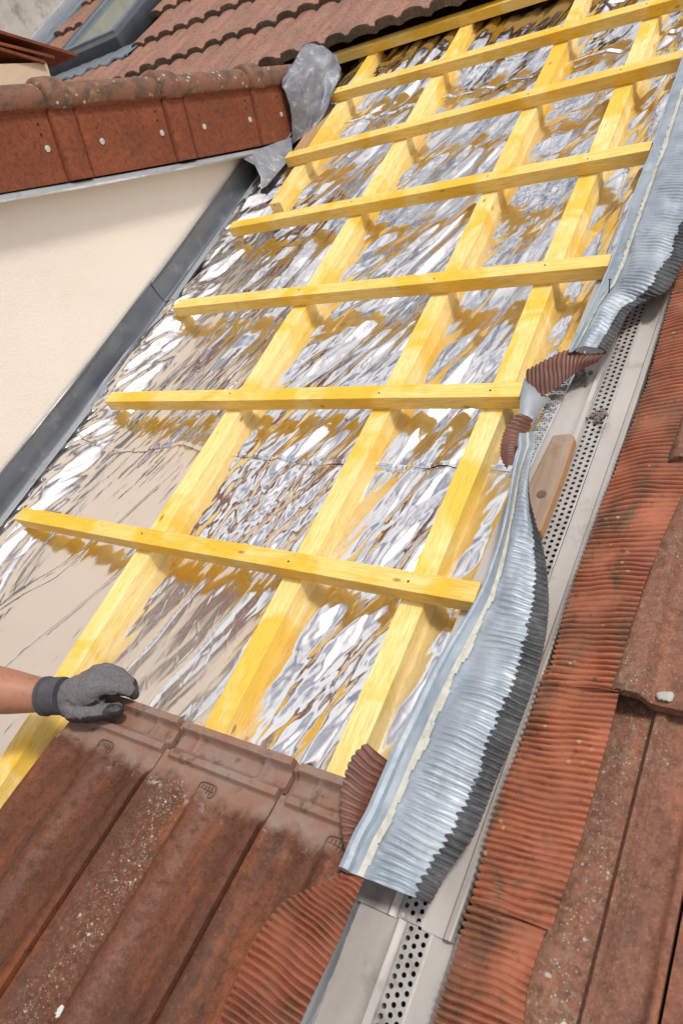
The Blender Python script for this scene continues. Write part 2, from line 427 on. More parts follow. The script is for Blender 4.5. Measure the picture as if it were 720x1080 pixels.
def m_skin():
    k = NT('skin', 0.5)
    g = k.noise(22, 4, 0.6)
    c = k.mix(g, (0.30, 0.125, 0.075), (0.42, 0.20, 0.125))
    f = k.noise(60, 3, 0.6, (0.5, 2.2, 2.2))
    c = k.mix(k.ramp(f, [(0.55, 0), (0.68, 0.4)]), c, (0.20, 0.085, 0.05))
    k.color(c)
    k.b.inputs['Subsurface Weight'].default_value = 0.12
    k.b.inputs['Subsurface Radius'].default_value = (0.01, 0.004, 0.002)
    k.bump(f, 0.2, 0.001)
    return k.m
SKIN = m_skin()

def m_glove_knit():
    k = NT('grey_knit', 0.9)
    g = k.noise(20, 4, 0.6)
    f = k.noise(260, 2, 0.6)
    c = k.mix(g, (0.115, 0.105, 0.112), (0.185, 0.17, 0.178))
    c = k.mix(k.ramp(f, [(0.35, 0.5), (0.6, 0)]), c, (0.06, 0.055, 0.06))
    k.color(c); k.bump(f, 0.4, 0.0012)
    return k.m
GLOVE = m_glove_knit()

def m_glass():
    k = NT('roof_window_glass', 0.08, 0.0, 0.7)
    k.color(k.mix(k.noise(2, 3), (0.12, 0.155, 0.12), (0.19, 0.22, 0.18)))
    return k.m
GLASS = m_glass()

# ---------------------------------------------------------------- setting
def build_setting():
    me = bpy.data.meshes.new('ground')
    R = 400
    me.from_pydata([(-R, -R, 0), (R, -R, 0), (R, R, 0), (-R, R, 0)], [], [(0, 1, 2, 3)])
    me.materials.append(GROUND)
    g = bpy.data.objects.new('ground', me); COL.objects.link(g)
    g['kind'] = 'structure'
    b = MB()
    for (a, c, top) in ((-5.3, -0.53, -0.115), (-0.53, 1.6, -0.05)):
        G = np.array([[(a, v, top), (c, v, top)] for v in np.linspace(-0.9, 5.6, 40)])
        b.grid(G, flip=True); b.grid(G - np.array([0, 0, 0.045]))
    o = b.build('roof_deck', DECK, smooth=False)
    tag(o, 'dark boarded roof deck underneath the foil and tiles', 'roof deck')
build_setting()

# ---------------------------------------------------------------- rafters and battens
RAFT = [(-1.715, 0.0475), (-1.318, 0.0485), (-0.890, 0.047), (-0.632, 0.0465)]
RT = -0.0005
def build_rafters():
    G = 'yellow rafters running up the slope'
    spec = [(-1.715, 1.9, 2.86, 'short yellow rafter whose sawn end shows beside the grey lead flap'),
            (-1.318, -0.34, 2.86, 'long yellow rafter passing behind the gloved hand, second from the cream wall'),
            (-0.890, -0.34, 3.3, 'long yellow rafter in the middle between two others, ending behind the tile joint'),
            (-0.632, -0.34, 3.3, 'yellow rafter nearest the silver pleated flashing strips')]
    for i, (u, v0, v1, lab) in enumerate(spec):
        w = RAFT[i][1]
        V, F = timber(u, u + w, v0, v1, -0.046, RT, 1, 24, 0.002, 40 + i)
        o = mk('rafter', V, F, WOOD_V, base=(u, v0, -0.046), smooth=False)
        tag(o, lab, 'rafter', G)
    # raw brown stub under the lead flap, grey end of an older rafter
    V, F = timber(-1.80, -1.735, 2.12, 2.52, -0.06, -0.012, 1, 4, 0.001, 77)
    o = mk('timber_offcut', V, F, PLY, base=(-1.80, 2.12, -0.06), smooth=False)
    tag(o, 'raw brown timber piece under the lower edge of the grey lead flap', 'timber')
build_rafters()

def build_battens():
    G = 'yellow battens nailed across the rafters'
    spec = [(-1.766, -0.483, 0.584, 0.562, 'lowest yellow batten, tilted most, just above the gloved hand'),
            (-1.762, -0.5455, 1.0005, 1.0117, 'second lowest yellow batten, its cut end touching the brown curled flashing'),
            (-1.769, -0.465, 1.391, 1.384, 'yellow batten, third from the bottom, ending at the silver strip with a nail in it'),
            (-1.7785, -0.4626, 1.778, 1.7877, 'yellow batten, fourth from the bottom, its left end just below the zinc scrap'),
            (-1.742, -0.425, 2.150, 2.183, 'yellow batten, fifth from the bottom, starting below the lead flap'),
            (-1.738, -0.425, 2.538, 2.510, 'yellow batten, second from the top, its end tucked against the lead flap'),
            (-2.25, -0.425, 2.855, 2.835, 'topmost yellow batten, half hidden directly under the old tile edge')]
    for i, (u0, u1, va, vb, lab) in enumerate(spec):
        base = (u0, va, 0.0)
        root = empty('batten', lab, 'batten', base, G)
        V, F = timber(u0, u1, va - 0.039, va, 0.0, 0.034, 0, 14, 0.0012, 60 + i, vb - va)
        mk('bar', V, F, WOOD_U, root, smooth=False)
        rnd = random.Random(i)
        for (ru, rw) in RAFT:
            if ru < u0 or i == 6 or (ru < -1.6 and i < 5): continue
            v = va - 0.02 + (vb - va) * (ru + rw / 2 - u0) / (u1 - u0)
            b = MB()
            b.disc((ru + rw * rnd.uniform(0.35, 0.65), v + rnd.uniform(-0.006, 0.006), 0.0335), (0, 0, 1), 0.0024, 0.0010, 10)
            b.build('nail', NAILM, root)
build_battens()

# ---------------------------------------------------------------- foil
def raft_dist(u):
    d = np.full(u.shape, 9.0)
    for (ru, rw) in RAFT:
        d = np.minimum(d, np.maximum(np.maximum(ru - u, u - ru - rw), 0))
    return d

def tri(x):
    return 2 * np.abs(2 * (x - np.floor(x + 0.5))) - 1

def facets(u, v):
    """flat facets between sharp straight creases, running mostly up the slope"""
    H = 0 * u
    for i, (ang, lam, slope) in enumerate(((0.34, 0.090, 0.15), (0.48, 0.064, 0.14), (0.26, 0.049, 0.12), (0.40, 0.034, 0.12), (0.62, 0.058, 0.10), (0.33, 0.021, 0.09), (0.10, 0.080, 0.07), (1.10, 0.075, 0.05))):
        ph = (u * math.cos(ang) - v * math.sin(ang)) / lam + 1.2 * perlin(u * 1.9 + i, v * 0.65 + i * 0.7, 400 + i) + 0.05 * perlin(u * 14, v * 7, 420 + i)
        am = np.clip(0.45 + 2.2 * perlin(u * 3.4 + i * 3, v * 1.0 + i, 440 + i), 0.0, 1.3)
        if lam < 0.055: am = 0.62 * am * (1 - 0.65 * sstep(0.95, 1.35, v))
        else: am = am * (1 + 0.25 * sstep(0.95, 1.35, v))
        t = tri(ph)
        H = H + slope * lam / 4 * (0.75 * t + 0.25 * np.abs(t) * t) * am
    return H

def foil_height(u, v):
    lean = 0.30 + 0.40 * sstep(-1.3, -0.6, u) + 0.35 * perlin(u * 1.7, v * 1.3, 3)
    wx = 0.035 * perlin(u * 2.6, v * 1.8, 4) + 0.004 * perlin(u * 9, v * 6, 13)
    a = u - lean * (v - 1.3) + wx
    b = v + 0.3 * u + 0.04 * perlin(u * 4, v * 3, 14)
    n0 = perlin(a * 7.0, b * 1.2, 15)
    n1 = perlin(a * 11, b * 1.5, 5); n2 = perlin(a * 27 + 9, b * 3.0, 6); n3 = perlin(a * 62, b * 8, 7); n4 = perlin(u * 42, v * 38, 8)
    n5 = perlin((u + 0.7 * v) * 15, (v - 0.5 * u) * 5, 16)
    r1 = 1 - np.abs(n1) * 2.2; r2 = 1 - np.abs(n2) * 2.2; r3 = 1 - np.abs(n3) * 2.2; r4 = 1 - np.abs(n4) * 2.2; r5 = 1 - np.abs(n5) * 2.2
    amp = np.clip(0.85 + 1.3 * perlin(u * 2.2 + 5, v * 1.7, 9), 0.2, 1.6)
    crin = np.clip(0.35 + 1.6 * perlin(u * 3.3 + 2, v * 2.9 + 4, 17), 0.05, 1.3)     # how finely crinkled
    calm = 1 - 0.80 * sstep(0.95, 0.60, v) * sstep(-1.10, -1.35, u)      # taut at the lower left
    calm = calm * (1 - 0.72 * sstep(0.62, 0.45, v) * sstep(-1.3, -1.2, u) * sstep(-0.92, -0.98, u))
    cr = np.clip(crin + 0.8 * sstep(0.9, 0.8, v) * sstep(0.55, 0.65, v) * sstep(-1.27, -1.2, u) * sstep(-0.9, -0.98, u), 0, 1.5)
    h = ((0.014 + 0.007 * sstep(0.9, 1.3, v)) * n0 + 0.0050 * r1 * amp + 1.25 * facets(u, v)) * calm + 0.0008 * r2 * np.clip(amp * 1.1, 0.3, 1.4) * calm + (0.0008 * r3 + 0.0006 * r4) * cr * (1 - 0.5 * sstep(0.95, 1.35, v)) * (0.25 + 0.75 * calm) + 0.002 * r5 * cr * calm
    # lone sharp creases across the taut part
    for (uu, vv, k, w) in ((-1.62, 0.45, 0.75, 0.004), (-1.46, 0.36, 0.55, 0.0035), (-1.15, 0.45, 0.22, 0.0035), (-1.03, 0.40, 0.30, 0.004), (-1.72, 0.30, 0.95, 0.005), (-1.50, 0.62, 0.5, 0.003)):
        dd = (u - uu) - k * (v - vv) + 0.012 * perlin(v * 9, v * 0 + uu, 18)
        h = h + 0.0035 * np.exp(-np.abs(dd) / w) * sstep(0.22, 0.10, np.abs(v - vv))
    d = raft_dist(u)
    near = sstep(0.0, 0.04, d)
    sag = -0.006 * sstep(0.0, 0.12, d)
    base = -0.042 + sag + h * (0.45 + 0.55 * near)
    # laps over the zinc flange on the wall side and over the old timber on the right
    base = base + (0.054 * sstep(-1.715, -1.825, u) + 0.0030 * (1 - np.abs(perlin(a * 34, b * 5, 19)) * 3) * sstep(-1.68, -1.76, u)) * sstep(2.3, 2.2, v)
    base = base + 0.030 * sstep(-0.545, -0.49, u)
    base = base + 0.075 * np.maximum(v - 2.5, 0)
    for vb in (0.555, 0.985, 1.37, 1.76, 2.15, 2.52):
        base = base + 0.0075 * np.exp(-((v - vb) / 0.035) ** 2) * perlin(u * 16, v * 3, 12)
    return base

def foil_strip(v0f, v1f, lab, lift, drop, seed):
    nu, nv = 440, 0
    va, vb = v0f(np.array([-1.2]))[0], v1f(np.array([-1.2]))[0]
    nv = int((vb - va) / 0.0040)
    s = np.linspace(0, 1, nu)[None, :].repeat(nv, 0); t = np.linspace(0, 1, nv)[:, None].repeat(nu, 1)
    uc = -1.85 + 1.39 * s
    v = v0f(uc) * (1 - t) + v1f(uc) * t
    uL = -1.846 + 0.012 * perlin(v * 9, v * 0 + 0.5, 20 + seed) + 0.007 * perlin(v * 34, v * 0 + 0.3, 21)
    uL = uL - 0.30 * sstep(2.25, 2.42, v)
    uR = -0.478 + 0.004 * perlin(v * 12, v * 0 + 0.7, 22) + 0.022 * sstep(0.9, 1.2, v) + 0.02 * sstep(1.9, 2.3, v)
    u = uL + (uR - uL) * s
    n = foil_height(u, v)
    e = v - v0f(uc)
    if lift:
        n = n + lift * np.exp(-e / 0.012) * np.clip(0.7 + 1.6 * perlin(u * 8, u * 0 + 0.2, 30 + seed), 0.15, 1.5) + 0.0016 * sstep(0.12, 0.0, e)
    if lift: n = n - 0.0042 * sstep(0.0075, 0.0, e)
    e2 = v1f(uc) - v
    if drop:
        n = n - 0.0022 * sstep(0.068, 0.058, e2)
    G = np.stack([u, v, n], 2)
    m = MB(); 
    idx = np.arange(nu * nv).reshape(nv, nu)
    F = np.stack([idx[:-1, :-1], idx[:-1, 1:], idx[1:, 1:], idx[1:, :-1]], 2).reshape(-1, 4)
    o = mk('foil_sheet', G.reshape(-1, 3), F, FOIL, base=(-1.2, max(va, 0.07), -0.05), smooth=True)
    tag(o, lab, 'foil', 'sheets of silver foil under the rafters')

def seam1(u): return 0.848 + 0.014 * perlin(u * 4, u * 0 + 0.4, 40) + 0.005 * perlin(u * 15, u * 0 + 0.4, 41) + 0.03 * np.exp(-((u + 1.47) / 0.08) ** 2)
def seam2(u): return 2.42 + 0.012 * perlin(u * 4, u * 0 + 0.9, 42) + 0.02 * (u + 1.2)
foil_strip(lambda u: 0 * u - 0.30, lambda u: seam1(u) + 0.06, 'lowest silver foil sheet, smooth and tan-tinted, just above the gloved hand', 0, True, 0)
foil_strip(seam1, lambda u: seam2(u) + 0.06, 'middle silver foil sheet, the largest and most crumpled, lapped over the lowest one', 0.002, True, 1)
foil_strip(seam2, lambda u: 0 * u + 3.3, 'topmost silver foil sheet, in the shade below the old tile edge', 0.0015, False, 2)

# ---------------------------------------------------------------- zinc flashing along the dormer wall
def build_wall_flashing():
    def piece(v0, v1, lab, dz):
        b = MB()
        prof = [(-1.832, -0.002 + dz), (-1.856, 0.002 + dz), (-1.862, 0.0045 + dz), (-1.868, 0.002 + dz), (-1.880, 0.002 + dz), (-1.8855 + dz, 0.008),
                (-1.8885 + dz, 0.030), (-1.889 + dz, 0.078), (-1.886 + dz, 0.081), (-1.884 + dz, 0.078)]
        n = 28
        G = np.zeros((n, len(prof), 3))
        for i in range(n):
            v = v0 + (v1 - v0) * i / (n - 1)
            for j, (u, h) in enumerate(prof):
                G[i, j] = (u + 0.0012 * math.sin(v * 11 + j), v, h + 0.0008 * math.sin(v * 17 + j * 2))
        b.grid(G, flip=True)
        root = empty('wall_flashing', lab, 'flashing', (-1.88, v0, 0), 'zinc flashing along the foot of the cream wall')
        b.build('upstand', ZINC_D, root)
        c = MB()
        c.box(-1.8565, -1.833, v0 + 0.001, v1 - 0.001, 0.0035 + dz, 0.0055 + dz)
        c.build('outer_edge', ZINC_L, root)
    piece(-0.5, 1.455, 'long dark zinc flashing at the foot of the cream wall, below the lapped joint', 0.0)
    piece(1.43, 2.75, 'dark zinc flashing at the foot of the cream wall, above the lapped joint', 0.003)
    # light zinc scrap hanging out under the verge end
    pts = [[(-1.838, 2.03, 0.105), (-1.832, 2.13, 0.078), (-1.826, 2.23, 0.04)], [(-1.822, 2.05, 0.065), (-1.806, 2.14, 0.052), (-1.800, 2.27, 0.024)],
           [(-1.806, 2.03, 0.03), (-1.79, 2.06, 0.022), (-1.765, 2.20, 0.014)], [(-1.792, 1.985, 0.012), (-1.775, 2.0, 0.010), (-1.745, 2.17, 0.012)]]
    b = MB(); b.grid(np.array(pts, float)); b.grid(np.array(pts, float) + np.array([0, 0, -0.0015]), flip=True)
    o = b.build('zinc_scrap', LEAD)
    tag(o, 'small bent scrap of light zinc poking out below the end of the verge', 'zinc scrap')
build_wall_flashing()

# ---------------------------------------------------------------- dormer: s along its slope, m square to it
def sm(s, m, u): return (u, s * 0.898 + m * 0.440, -s * 0.440 + m * 0.898)

def build_dormer():
    root = empty('dormer', 'shed dormer with cream rendered cheek wall beside the open foil roof', 'dormer', (-1.9, -0.6, 0))
    # cheek wall: foot on the roof, sloping top under the verge
    top = [sm(0.5, 1.004, 0)[1:], sm(2.2, 1.004, 0)[1:]]
    VF = -0.62
    def up(m):          # point on the front edge at level m
        t = (m - 0.44 * VF) / 0.971
        return (VF + 0.643 * t, 0.766 * t)
    f = up(1.004)
    wall = [(VF + 0.643 * -0.09, -0.07), (2.30, -0.07), (2.30, -0.005), (sm(2.0, 1.004, 0)[1], sm(2.0, 1.004, 0)[2]), f]
    b = MB(); b.prism([(0, v, n) for v, n in wall], (-2.05, 0, 0), (-1.893, 0, 0))
    b.build('cheek_wall', RENDER, root, smooth=False)
    b = MB()
    g = up(1.0)
    q = [(VF - 0.03, -0.07), f, (f[0] + 0.15 * 0.766, f[1] - 0.15 * 0.643), (VF + 0.09, -0.07)]
    b.prism([(0, v, n) for v, n in q], (-3.6, 0, 0), (-2.05, 0, 0))
    b.build('front_wall', RENDER, root, smooth=False)
    b = MB()
    sl = [sm(-0.35, 1.03, 0)[1:], sm(-0.35, 1.19, 0)[1:], sm(2.40, 1.19, 0)[1:], sm(2.08, 1.03, 0)[1:]]
    b.prism([(0, v, n) for v, n in sl], (-3.7, 0, 0), (-1.90, 0, 0))
    b.build('roof_slab', TILE_U, root, smooth=False)
    # drip edge
    b = MB()
    n = 20; prof = [(-1.895, 1.012), (-1.842, 1.012), (-1.833, 1.008), (-1.831, 1.000), (-1.836, 0.994), (-1.845, 0.996)]
    G = np.zeros((n, len(prof), 3))
    for i in range(n):
        s = -0.34 + (2.03 + 0.34) * i / (n - 1)
        for j, (u, m) in enumerate(prof): G[i, j] = sm(s, m - 0.004 * (s - 1), u)
    b.grid(G, flip=False)
    b.build('drip_edge', ZINC_L, root)

    G_ = 'clay verge tiles along the dormer roof edge'
    ends = [(0.675, 'leftmost clay verge tile, cut off by the picture edge, below the stack of flat tiles'),
            (1.106, 'clay verge tile with two screws, its joint below the end of the tile stack'),
            (1.540, 'clay verge tile between the two screwed ones, with most lichen on its roll'),
            (1.980, 'last full clay verge tile before the grey lead flap'),
            (2.330, 'shaded stub of a verge tile half hidden behind the grey lead flap')]
    for k, (s1, lab) in enumerate(ends):
        s0 = s1 - 0.446
        if k == 4: s0 = 1.965
        root2 = empty('verge_tile', lab, 'verge tile', sm(s0, 1.1, -1.86), G_)
        def section(s, off, bulge):
            P = []
            P.append((-1.852, 1.016)); P.append((-1.838 + off, 1.016)); P.append((-1.838 + off, 1.03)); 
            for j in range(5): P.append((-1.840 + off, 1.04 + 0.142 * j / 4))
            P.append((-1.841 + off, 1.187)); P.append((-1.829 + off, 1.194))
            R = 0.046 + bulge
            cu, cm = -1.878, 1.212
            for j in range(15):
                a = math.radians(-24 + 215 * j / 14)
                P.append((cu + R * math.cos(a) * 1.02, cm + R * math.sin(a)))
            P.append((cu - R + 0.012, 1.195))
            return [sm(s, m, u) for u, m in P]
        cuts = [(s0, -0.004, -0.004), (s0 + 0.004, 0.0, 0.0), (s0 + 0.012, 0.0, 0.0), (s0 + 0.014, -0.009, -0.006), (s0 + 0.020, -0.009, -0.006), (s0 + 0.025, 0.0, 0.0), (s0 + 0.10, 0.0005, 0), (s0 + 0.22, -0.0005, 0), (s1 - 0.088, 0, 0), (s1 - 0.085, -0.007, -0.004), (s1 - 0.081, -0.007, -0.004), (s1 - 0.078, 0.006, 0.006),
                (s1 - 0.072, 0.011, 0.013), (s1 - 0.03, 0.0115, 0.015), (s1 - 0.005, 0.0105, 0.013), (s1, 0.001, 0.002), (s1, -0.012, -0.014)]
        if k == 4: cuts = cuts[:9]
        G = np.array([section(*c) for c in cuts])
        G[:, :, 0] += 0.0006 * np.random.RandomState(k).randn(*G.shape[:2]) * 0.5
        nr = 10
        b = MB(); b.grid(G[:, :nr], flip=True)
        for (ds) in (0.065, 0.308):
            for mm in (1.158, 1.134):
                b.disc(sm(s0 + 0.015 + ds, mm, -1.8402), (1, 0, 0), 0.0042, 0.0005, 10, 1)  # flat discs for nail holes, their inner shade painted dark
        b.build('apron', [VERGE, HOLE_SHADE], root2, sharp=50)
        b = MB(); b.grid(G[:, nr - 1:], flip=True)
        b.build('roll', VROLL, root2, sharp=50)
        for ds in (0.065, 0.308):
            if k == 4 and ds > 0.2: continue
            b = MB(); b.disc(sm(s0 + 0.02 + ds, 1.100, -1.8400), (1, 0, 0), 0.0085, 0.0025, 14, 0, 0.002)
            b.build('screw', SCREW, root2)
build_dormer()

# ---------------------------------------------------------------- lead flap over the verge end
def build_lead_flap():
    ctrl = np.array([
        [(-1.818, 2.290, -0.005), (-1.810, 2.345, 0.078), (-1.820, 2.375, 0.150), (-1.822, 2.395, 0.172)],
        [(-1.790, 2.35, -0.012), (-1.780, 2.42, 0.07), (-1.795, 2.47, 0.14), (-1.830, 2.500, 0.170)],
        [(-1.752, 2.42, -0.006), (-1.752, 2.50, 0.06), (-1.785, 2.57, 0.125), (-1.850, 2.640, 0.165)],
        [(-1.722, 2.46, 0.020), (-1.728, 2.56, 0.058), (-1.768, 2.65, 0.11), (-1.852, 2.715, 0.130)],
        [(-1.708, 2.475, 0.045), (-1.715, 2.58, 0.052), (-1.76, 2.68, 0.075), (-1.85, 2.75, 0.09)]], float)
    n1, n2 = 60, 60
    def interp(A, t):      # Catmull-Rom along axis 0
        k = A.shape[0]
        x = t * (k - 1); i = min(int(x), k - 2); f = x - i
        p0, p1, p2, p3 = A[max(i - 1, 0)], A[i], A[i + 1], A[min(i + 2, k - 1)]
        return 0.5 * ((2 * p1) + (-p0 + p2) * f + (2 * p0 - 5 * p1 + 4 * p2 - p3) * f * f + (-p0 + 3 * p1 - 3 * p2 + p3) * f ** 3)
    G = np.zeros((n1, n2, 3))
    for i in range(n1):
        row = interp(ctrl, i / (n1 - 1))
        for j in range(n2): G[i, j] = interp(row, j / (n2 - 1))
    ii, jj = np.meshgrid(np.arange(n1) / 12.0, np.arange(n2) / 14.0, indexing='ij')
    d = 0.006 * perlin(ii, jj, 55) + 0.0035 * tri(ii * 0.30 + 0.25 * jj + 0.8 * perlin(ii * 0.7, jj * 0.7, 56)) + 0.0030 * tri(jj * 0.35 - ii * 0.2 + 0.7 * perlin(ii, jj, 57))
    G[:, :, 0] += d; G[:, :, 2] += d * 0.6
    b = MB(); b.grid(G); b.grid(G - np.array([0.002, 0, 0.001]), flip=True)
    o = b.build('lead_flap', LEAD, base=(-1.78, 2.4, 0.0))
    tag(o, 'crumpled grey lead flap bent over the end of the dormer verge', 'lead flap')
build_lead_flap()

# ---------------------------------------------------------------- old tiled roof above
def wave_profile(x):
    """x in tile widths: two rolls to each tile"""
    p = (x * 2.0) % 1.0
    r = np.where(p < 0.78, np.sin(np.pi * np.clip(p, 0, 0.78) / 0.78) ** 0.32, 0.0)
    g = np.where((x % 1.0) > 0.965, -0.004, 0.0)
    return 0.017 * r + g

def build_old_roof():
    root = empty('tiled_roof', 'old weathered red tile roof above the topmost yellow batten', 'tiled roof', (-2.5, 3.2, 0))
    TW = 0.232
    def course(vt, u0, u1, seed, root=root, low=0.0):
        nu = int((u1 - u0) / 0.009); L = 0.46
        us = np.linspace(u0, u1, nu)
        tid = np.floor((us + 10) / TW).astype(int)
        rs = np.random.RandomState(seed); jit = rs.randn(200)
        sh = 0.005 * jit[tid % 200]; lift = 0.004 * np.abs(jit[(tid + 50) % 200])
        prof = wave_profile((us + 10) / TW)
        ys = np.array([-0.006, 0.0, 0.003, 0.015, 0.12, 0.3, L])
        b = MB()
        th = 0.028
        top = np.zeros((len(ys), nu, 3))
        for i, y in enumerate(ys):
            rag = sh + 0.004 * perlin(us * 22, us * 0 + seed + 0.5, 60)
            top[i, :, 0] = us
            top[i, :, 1] = vt + max(y, 0) + rag
            drop = 0.006 if y == 0 else 0.0
            top[i, :, 2] = 0.062 + 0.026 * (1 - max(y, 0) / L) + prof + lift * (1 - y / L) - drop + 0.0015 * perlin(us * 30, us * 0 + y * 9, 61)
            top[i, :, 2] -= low
            if y < 0: top[i, :, 2] -= th + 0.008 * prof / 0.017
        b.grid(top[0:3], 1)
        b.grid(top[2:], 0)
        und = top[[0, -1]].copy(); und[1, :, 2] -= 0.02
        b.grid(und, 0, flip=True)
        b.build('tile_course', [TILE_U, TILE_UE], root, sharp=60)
    course(2.822, -4.9, -0.2, 1)
    course(3.226, -4.9, -0.2, 2)
    course(3.600, -3.62, -0.2, 3); 
    course(3.985, -5.03, -4.56, 14); course(3.985, -3.74, -0.2, 4)
    course(4.37, -5.03, -4.56, 15); course(4.37, -3.74, -0.2, 5)
    course(4.75, -5.03, -4.56, 16); course(4.75, -3.74, -0.2, 6)
    course(5.13, -5.03, -0.2, 7)
    # the neighbouring roof goes on to the right
    rn = empty('tiled_roof', 'weathered tile roof of the neighbour, going on beyond the right picture edge', 'tiled roof', (0.6, 1.0, 0))
    for i, vt in enumerate((-0.40, 0.0, 0.41, 0.83, 1.24, 1.63, 2.02, 2.41)):
        course(vt, 0.125 if vt < 1.2 else -0.17, 1.45, 30 + i, rn, 0.012)
    # roof window
    r2 = empty('roof_window', 'grey framed roof window in the old tiles near the rough wall', 'roof window', (-4.12, 3.72, 0.05))
    u0, u1, v0, v1 = -4.50, -3.80, 3.72, 4.95
    b = MB()
    for (a, c, d, e) in ((u0, u0 + 0.085, v0, v1), (u1 - 0.085, u1, v0, v1)): b.box(a, c, d, e, 0.03, 0.135, 0, 0.006)
    b.box(u0 + 0.084, u1 - 0.084, v0 + 0.001, v0 + 0.09, 0.03, 0.132, 0, 0.005); b.box(u0 + 0.084, u1 - 0.084, v1 - 0.09, v1 - 0.001, 0.03, 0.132, 0, 0.005)
    b.build('frame', SKYF, r2, sharp=30)
    b = MB()
    for (a, c, d, e) in ((u0 + 0.09, u0 + 0.125, v0 + 0.09, v1 - 0.09), (u1 - 0.125, u1 - 0.09, v0 + 0.09, v1 - 0.09)): b.box(a, c, d, e, 0.06, 0.147, 0, 0.004)
    b.box(u0 + 0.124, u1 - 0.124, v0 + 0.092, v0 + 0.125, 0.06, 0.145, 0, 0.004)
    b.build('sash', BLUEF, r2, sharp=30)
    b = MB(); b.box(u0 + 0.12, u1 - 0.12, v0 + 0.12, v1 - 0.10, 0.10, 0.128)
    b.build('pane', GLASS, r2, smooth=False)
    b = MB()
    us = np.linspace(-4.55, -3.56, 120)
    G = np.zeros((4, 120, 3))
    for i, (vv, h) in enumerate(((3.50, 0.088), (3.505, 0.098), (3.62, 0.085), (3.73, 0.07))):
        G[i, :, 0] = us; G[i, :, 1] = vv + 0.012 * np.sin(us * 27) * (i < 2); G[i, :, 2] = h + 0.011 * np.sin(us * 54) * (1 - i / 3.2)
    b.grid(G); b.grid(G - np.array([0, 0, 0.003]), flip=True)
    b.build('apron', BLUEF, r2)
    # channel between roof and neighbour's wall
    b = MB()
    b.box(-5.12, -5.00, 3.2, 5.7, 0.05, 0.085, 0, 0.004); b.box(-5.14, -5.112, 3.2, 5.7, 0.08, 0.15, 1, 0.003)
    o = b.build('abutment_flashing', [BLUEF, ZINC_L], base=(-5.06, 3.2, 0.05))
    tag(o, 'blue-grey metal flashing where the old tiles meet the rough wall', 'flashing')
    w = MB()
    nv, nn = 40, 30
    G = np.zeros((nv, nn, 3))
    for i in range(nv):
        for j in range(nn):
            v = 2.4 + 4.2 * i / (nv - 1); n = -0.2 + 3.2 * j / (nn - 1)
            G[i, j] = (-5.15, v, n)
    G[:, :, 0] += 0.02 * perlin(G[:, :, 1] * 3, G[:, :, 2] * 3, 70)
    w.grid(G, flip=False)
    back = G[::nv - 1, ::nn - 1].copy(); back[:, :, 0] -= 0.3
    w.grid(back, flip=True)
    o = w.build('rendered_wall', NEIGH, base=(-5.15, 4.0, 0.0))
    tag(o, 'rough stained grey-beige house wall beyond the roof window', 'wall')
build_old_roof()

# stack of flat tiles lying level on the dormer roof
def build_stack():
    hv = np.array([0, 0.766, -0.643]); wv = np.array([0, 0.643, 0.766])
    o0 = np.array([-2.2, 1.842, 0.611])
    G = 'flat clay tiles stacked on the dormer roof'
    labs = ['topmost thin flat clay tile of the stack behind the verge roll', 'middle thin flat clay tile of the stack behind the verge roll, slid back',
            'lowest thin flat clay tile of the stack behind the verge roll']
    for i, (back, hgt, tilt) in enumerate(((0.0, 0.0, 0.0), (0.085, -0.022, 0.03), (0.12, -0.046, -0.01))):
        P = []
        for (a, du) in ((-back, -0.13), (-back, 0.13), (-back - 0.42, 0.13), (-back - 0.42, -0.13)):
            p = o0 + hv * a + wv * (hgt + tilt * a); p[0] += du; P.append(p)
        b = MB(); b.prism(P, -0.004 * wv, 0.004 * wv)
        o = b.build('flat_tile', VERGE, smooth=False)
        tag(o, labs[i], 'tile', G)
    P = []
    for (a, du) in ((0.0, -0.10), (0.0, 0.12), (-0.75, 0.12), (-0.75, -0.10)):
        s0 = np.array(sm(1.27, 1.325, -2.2)); P.append(s0 + np.array([du, 0.898 * a, -0.44 * a]))
    m_ = np.array([0, 0.44, 0.898])
    b = MB(); b.prism(P, -0.13 * m_, 0.02 * m_)
    o = b.build('plank', PLANK, smooth=False)
    tag(o, 'pale wooden plank under the stack of flat tiles', 'plank')
build_stack()

